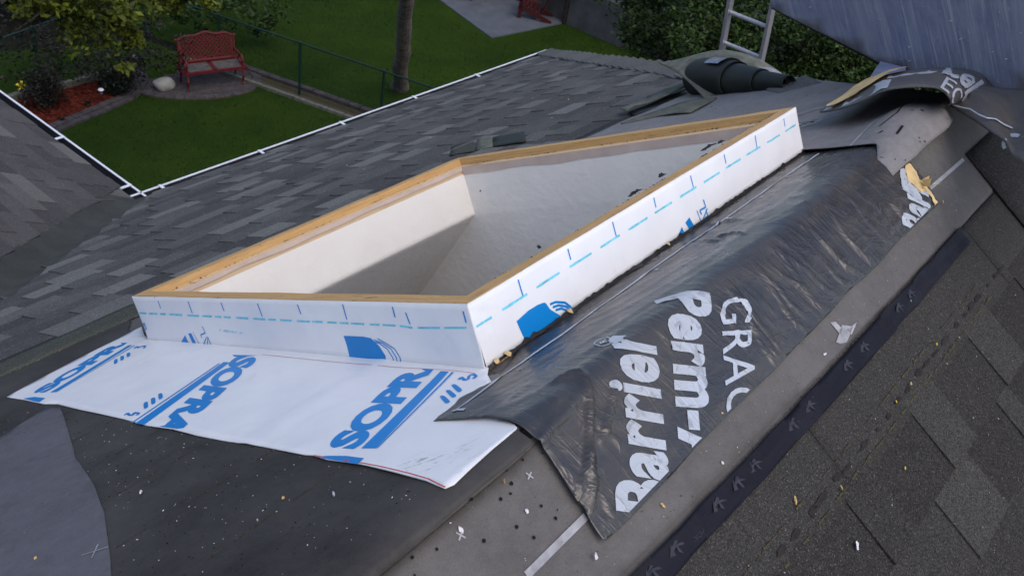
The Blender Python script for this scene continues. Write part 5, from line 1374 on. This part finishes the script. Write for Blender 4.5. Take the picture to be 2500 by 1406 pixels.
for k in range(5):
    for sx in (-1,1):
        m=MB(); m.bar(B(sx*.05,.06+k*.08,.435),B(sx*.62,.06+k*.08,.435),.06,.02); m.obj('seat_slat',MAT['benchwood'],bench)
bk=lambda u,v:B(u,.45+.14*v/.55,.42+v)
def archz(u): return .50+.10*math.cos(u/bw*math.pi/2)+.02*math.cos(u/bw*math.pi*3)
m=MB(); m.tube([bk(-bw+.0,.52)]+[bk(-bw+.06+i*(2*bw-.12)/20,archz(-bw+.06+i*(2*bw-.12)/20)) for i in range(21)]+[bk(bw,.52)],.028,7)
m.tube([bk(-bw,.06),bk(bw,.06)],.028,7); m.obj('back_frame',MAT['benchred'],bench)
m=MB()
for k in range(-12,13):
    for sg in (1,-1):
        u0=k*.09; v0=.06; pts=[]
        for i in range(13):
            u=u0+sg*i*.045; v=v0+i*.045
            if abs(u)<bw-.06 and v<archz(u)-.01: pts.append(bk(u,v))
        if len(pts)>1: m.bar(pts[0],pts[-1],.026,.012,up=By)
m.obj('lattice',MAT['benchred'],bench)
for sx in (-1,1):
    m=MB(); m.bar(bk(sx*(bw-.09),.08),bk(sx*(bw-.09),.50),.05,.015,up=By); m.obj('side_panel',MAT['benchred'],bench)
# trees and neighbour side
def tree(base,top,rad0,crowns,label,leaf,seed,n=2600,size=.11,name='leafy_tree',droop=.0,limbs=7):
    q=random.Random(seed); t=thing(name,base,label,'tree'); m=MB(); b=Vector(base); tp=Vector(top)
    pts=[b+(tp-b)*(i/8)+Vector((.10*nz(i*.7,seed),.10*nz(i*.7,seed,5),0)) for i in range(9)]
    m.tube(pts,[rad0*(1.35 if i==0 else 1.0-.07*i)*(1+.10*nz(i*2.1,seed)) for i in range(9)],12)
    for k in range(limbs):
        cc_=crowns[k%len(crowns)]; s_=pts[4+k%5]; e=Vector(cc_[0])+Vector((q.uniform(-1,1),q.uniform(-1,1),q.uniform(-.3,.6)))*cc_[1]*.6
        m.tube([s_,s_.lerp(e,.5)+Vector((0,0,.2*q.random())),e],[rad0*.45,rad0*.28,rad0*.1],6)
    m.obj('trunk',MAT['twig'],t)
    m=MB()
    for cc_,r_ in crowns:
        K=16
        for k in range(K):
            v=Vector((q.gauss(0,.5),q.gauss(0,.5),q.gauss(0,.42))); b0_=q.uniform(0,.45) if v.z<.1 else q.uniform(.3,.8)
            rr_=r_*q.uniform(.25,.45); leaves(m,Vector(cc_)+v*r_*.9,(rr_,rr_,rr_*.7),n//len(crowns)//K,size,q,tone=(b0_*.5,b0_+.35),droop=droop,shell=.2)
    m.obj('crown',MAT[leaf],t)
    return t
tb_=GP(975,215); tt2=at_h(993,-5,3.6)
tr=thing('tree_trunk',tb_,'rough grey brown tree trunk rising from the far lawn at top centre','tree')
m=MB(); b_=tb_; tp_=at_h(1000,-90,4.3)
pts=[b_.lerp(tp_,i/14)+Vector((.04*nz(i*.5,1),.04*nz(i*.5,2),0)) for i in range(15)]
m.tube(pts,[.17*(1.35 if i==0 else 1)*(1-.018*i)*(1+.13*nz(i*1.7,4)) for i in range(15)],16); o=m.obj('trunk',MAT['bark'],tr)
m=MB(); q=random.Random(3)
for k in range(5): leaves(m,tp_+Vector((q.uniform(-1.5,1.5),q.uniform(-1.5,1.5),1.6+q.random()*1.5)),(1.5,1.5,1.0),700,.12,q)
m.obj('crown',MAT['leafmid'],tr)
# lime foliage tree at top left: crown hanging over the fence
lim=[((at_h(px,py,z)),r) for px,py,z,r in ((150,8,3.6,.72),(225,20,3.5,.68),(290,45,3.2,.55),(322,98,2.8,.22),(270,-60,4.0,.9),(400,-15,3.4,.5),(480,-30,3.5,.5),(60,-30,3.8,.7))]
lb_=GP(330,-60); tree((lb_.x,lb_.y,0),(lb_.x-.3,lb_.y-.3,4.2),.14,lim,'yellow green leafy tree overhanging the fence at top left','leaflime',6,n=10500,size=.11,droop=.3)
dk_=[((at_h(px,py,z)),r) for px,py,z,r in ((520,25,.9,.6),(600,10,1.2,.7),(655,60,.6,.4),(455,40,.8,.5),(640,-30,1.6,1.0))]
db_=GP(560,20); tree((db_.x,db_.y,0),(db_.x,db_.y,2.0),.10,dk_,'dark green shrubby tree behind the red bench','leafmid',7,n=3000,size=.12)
bk_=[((at_h(px,py,z)),r) for px,py,z,r in ((200,130,.7,.8),(280,150,.6,.7),(350,140,.7,.8),(100,110,1.0,1.0),(30,100,1.0,1.0),(380,90,1.2,.9))]
bb_=GP(250,100); tree((bb_.x,bb_.y,0),(bb_.x,bb_.y,1.2),.08,bk_,'sparse brownish thicket behind the left fence','leafbrown',8,n=3000,size=.10)
for i,(px,py,r_) in enumerate(((40,40,1.6),(160,10,1.7),(300,-10,1.7),(430,0,1.6),(550,-30,1.5))):
    p=GP(px,py); shrub(p,r_,2.0,3200,.16,'leafdark',('dark evergreen hedge plant at the top left corner','dark evergreen behind the yellow green leaves','dark evergreen behind the drooping lime branch','dark evergreen left above the red bench','dark evergreen right above the red bench')[i],40+i,name='evergreen_shrub',cat='evergreen')
# bushes at the right behind the ladder
RT=[((1650,60,3.0,1.5),(1580,30,2.7,1.1),(1700,-10,3.6,1.5)),((1800,70,3.2,1.4),(1850,10,3.6,1.4),(1760,130,2.4,1.0)),((1960,90,3.0,1.4),(1900,140,2.4,1.1),(2020,60,3.4,1.3)),((2080,160,2.6,1.2),(2150,130,2.8,1.2),(2000,190,2.0,1.0)),((2230,190,2.3,1.0),(2180,220,1.8,.9),(2280,170,2.6,1.1))]
LB_=['broad light green tree left of the ladder, in front of the grey foundation wall','green tree seen between and behind the ladder rails','bushy green tree right of the ladder under the panel','green tree above the grey ridge, between ladder and curled membrane','green bush partly hidden below the lower corner of the panel']
for i,L in enumerate(RT):
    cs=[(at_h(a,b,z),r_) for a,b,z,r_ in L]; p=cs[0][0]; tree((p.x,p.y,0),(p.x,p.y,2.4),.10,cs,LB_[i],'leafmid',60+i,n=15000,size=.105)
# under-storey
for i,(px,py) in enumerate(((1620,120),(1760,160),(1900,200),(2010,240),(2120,260))):
    p=GP(px,py); shrub(p,1.6,1.5,4200,.11,'leafdark',('dark undergrowth below the left most green tree','dark undergrowth under the ladder','dark undergrowth under the bushy tree right of the ladder','dark undergrowth behind the grey ridge','dark undergrowth behind the curled membrane')[i],80+i,name='undergrowth_shrub',cat='shrub')
# thin dead twigs near the ladder
tw=thing('dead_sapling',at_h(1960,60,0)*1,'bare grey sapling with thin twigs just right of the ladder','sapling')
q=random.Random(4); m=MB(); p0_=at_h(1935,110,2.2)
for k in range(14):
    a=p0_+Vector((0,0,-1.5)); e=p0_+Vector((q.uniform(-.9,.9),q.uniform(-.9,.9),q.uniform(-.2,.9))); m.tube([a.lerp(e,.1),a.lerp(e,.6)+Vector((q.uniform(-.1,.1),0,0)),e],[.02,.012,.004],5)
m.tube([Vector((p0_.x,p0_.y,0)),p0_-Vector((0,0,1.4))],[.04,.025],6)
m.obj('stem',MAT['bark'],tw)
# patio, neighbour house, chair
w1_,w2_=GP(1385,58),GP(1524,122); WX=21.85
flat('concrete_patio',[(19.91,17.39),(19.13,14.74),(WX+.05,14.35),(WX+.6,24),(21.8,24)],.03,MAT['concrete'])
nh=thing('neighbour_house',(WX+2,12,0),'neighbouring house with grey concrete foundation and pale siding behind the patio','house')
m=MB(); m.box((WX,12.3,0),(WX+8,14.3,1.08)); m.box((WX+.35,5.0,0),(WX+8.2,12.298,1.0)); m.box((WX+.05,14.302,0),(WX+8,30,1.08)); m.obj('foundation',MAT['found'],nh)
y_=1.08
for k in range(9):
    m=MB(); z0_=1.082+k*.2; m.hexa([(WX+.03,12.35,z0_),(WX+8,12.35,z0_),(WX+8,26,z0_),(WX+.03,26,z0_),(WX+.06,12.35,z0_+.2),(WX+8,12.35,z0_+.2),(WX+8,26,z0_+.2),(WX+.06,26,z0_+.2)]); m.obj('siding_board',MAT['siding'],nh)
    m=MB(); z0_=1.002+k*.2; m.hexa([(WX+.40,5.05,z0_),(WX+8,5.05,z0_),(WX+8,12.348,z0_),(WX+.40,12.348,z0_),(WX+.43,5.05,z0_+.2),(WX+8,5.05,z0_+.2),(WX+8,12.348,z0_+.2),(WX+.43,12.348,z0_+.2)]); m.obj('siding_board',MAT['siding'],nh)
m=MB(); m.bar((WX-.06,14.36,0),(WX-.06,14.36,2.6),.09,.07,up=(0,1,0)); m.obj('downpipe',MAT['twig'],nh)
# folding adirondack style chair
ac=GP(1262,46); chr_=thing('adirondack_chair',ac,'dark red slatted garden chair standing on the concrete patio','chair')
ca_=math.atan2(GP(1320,57).y-ac.y,GP(1320,57).x-ac.x); Ax=Vector((math.cos(ca_),math.sin(ca_),0)); Ay=Vector((-Ax.y,Ax.x,0))
K=lambda x,y,z:ac+Ax*x+Ay*y+Vector((0,0,z))
for sy in (.0,.55):
    m=MB(); m.bar(K(.0,sy,.38),K(.95,sy,.03),.03,.12); m.obj('side_rail',MAT['adir'],chr_)
    m=MB(); m.bar(K(.05,sy,.0),K(.05,sy,.58),.10,.03,up=Ay); m.obj('leg',MAT['adir'],chr_)
    m=MB(); m.bar(K(-.08,sy,.58),K(.62,sy,.55),.12,.03); m.obj('armrest',MAT['adir'],chr_)
for k in range(5):
    m=MB(); m.bar(K(.62+.0,.04+k*.12,.18),K(.95,.04+k*.12,1.02-.05*abs(k-2)),.10,.02,up=Ax); m.obj('back_slat',MAT['adir'],chr_)
    m=MB(); x_=.08+k*.12; m.bar(K(x_,0,.40-.04*k),K(x_,.55,.40-.04*k),.10,.02); m.obj('seat_slat',MAT['adir'],chr_)
p=GP(1356,40); bl_=thing('garden_broom',p,'small orange brown brush lying on the patio by the wall','brush')
m=MB(); m.tube([p+Vector((0,0,.05)),GP(1374,55)+Vector((0,0,.05))],.012,6); m.obj('handle',MAT['twig'],bl_)
m=MB(); blob(m,p+Vector((0,0,.0)),.11,Vector((0,0,1)),3,1.0); m.obj('bristle_head',plain('terracotta',(.13,.05,.03),.9,.1,.3),bl_)
p=GP(1140,-8); fp=thing('fire_pit',p,'round dark fire pit at the top edge of the patio','fire pit')
m=MB(); m.tube([p+Vector((0,0,.12)),p+Vector((0,0,.2)),p+Vector((0,0,.42)),p+Vector((0,0,.44))],[.25,.42,.52,.56],20); m.obj('bowl',MAT['darkmetal'],fp)
for k in range(3):
    a=k*2.1; m=MB(); m.tube([p+Vector((.34*math.cos(a),.34*math.sin(a),.2)),p+Vector((.42*math.cos(a),.42*math.sin(a),0))],.02,6); m.obj('leg',MAT['darkmetal'],fp)
p=GP(1215,-2); m=MB(); blob(m,p,.16,Vector((0,0,1)),7,1.2); m.obj('patio_planter',MAT['darkmetal'],label='small dark pot on the patio between fire pit and red chair',cat='pot')
# grass blades (near part of both lawns that shows)
q=random.Random(77); m=MB(); n_=0; avoid=[bedP,semi+sb,outer+[wallp[3],wallp[0]]]
lp_=[(1.5,5.5),(fB.x,fB.y),(fA.x,fA.y),(4,21.5)]
while n_<60000:
    x=q.uniform(3,24);y=q.uniform(5.5,20)
    n_+=1
    if any(pip(x,y,A_) for A_ in avoid) or (x>19.1 and y>14.3): continue
    d=Vector((x,y,0))-FC; 
    if -.3<d.dot(pd)<.36: continue
    h=q.uniform(.02,.05); a=q.uniform(0,6.3); w=Vector((math.cos(a),math.sin(a),0))*.012; l=Vector((q.uniform(-.03,.03),q.uniform(-.03,.03),h)); p=Vector((x,y,-.002))
    m.v+=[p-w,p+w,p+l]; k=len(m.v); m.f.append((k-3,k-2,k-1)); m.t.append(0); m.uv+=[(0,0)]*3
m.obj('grass_blades',MAT['grass'],label='short mown grass blades across the two lawns',cat='grass',kind='stuff')
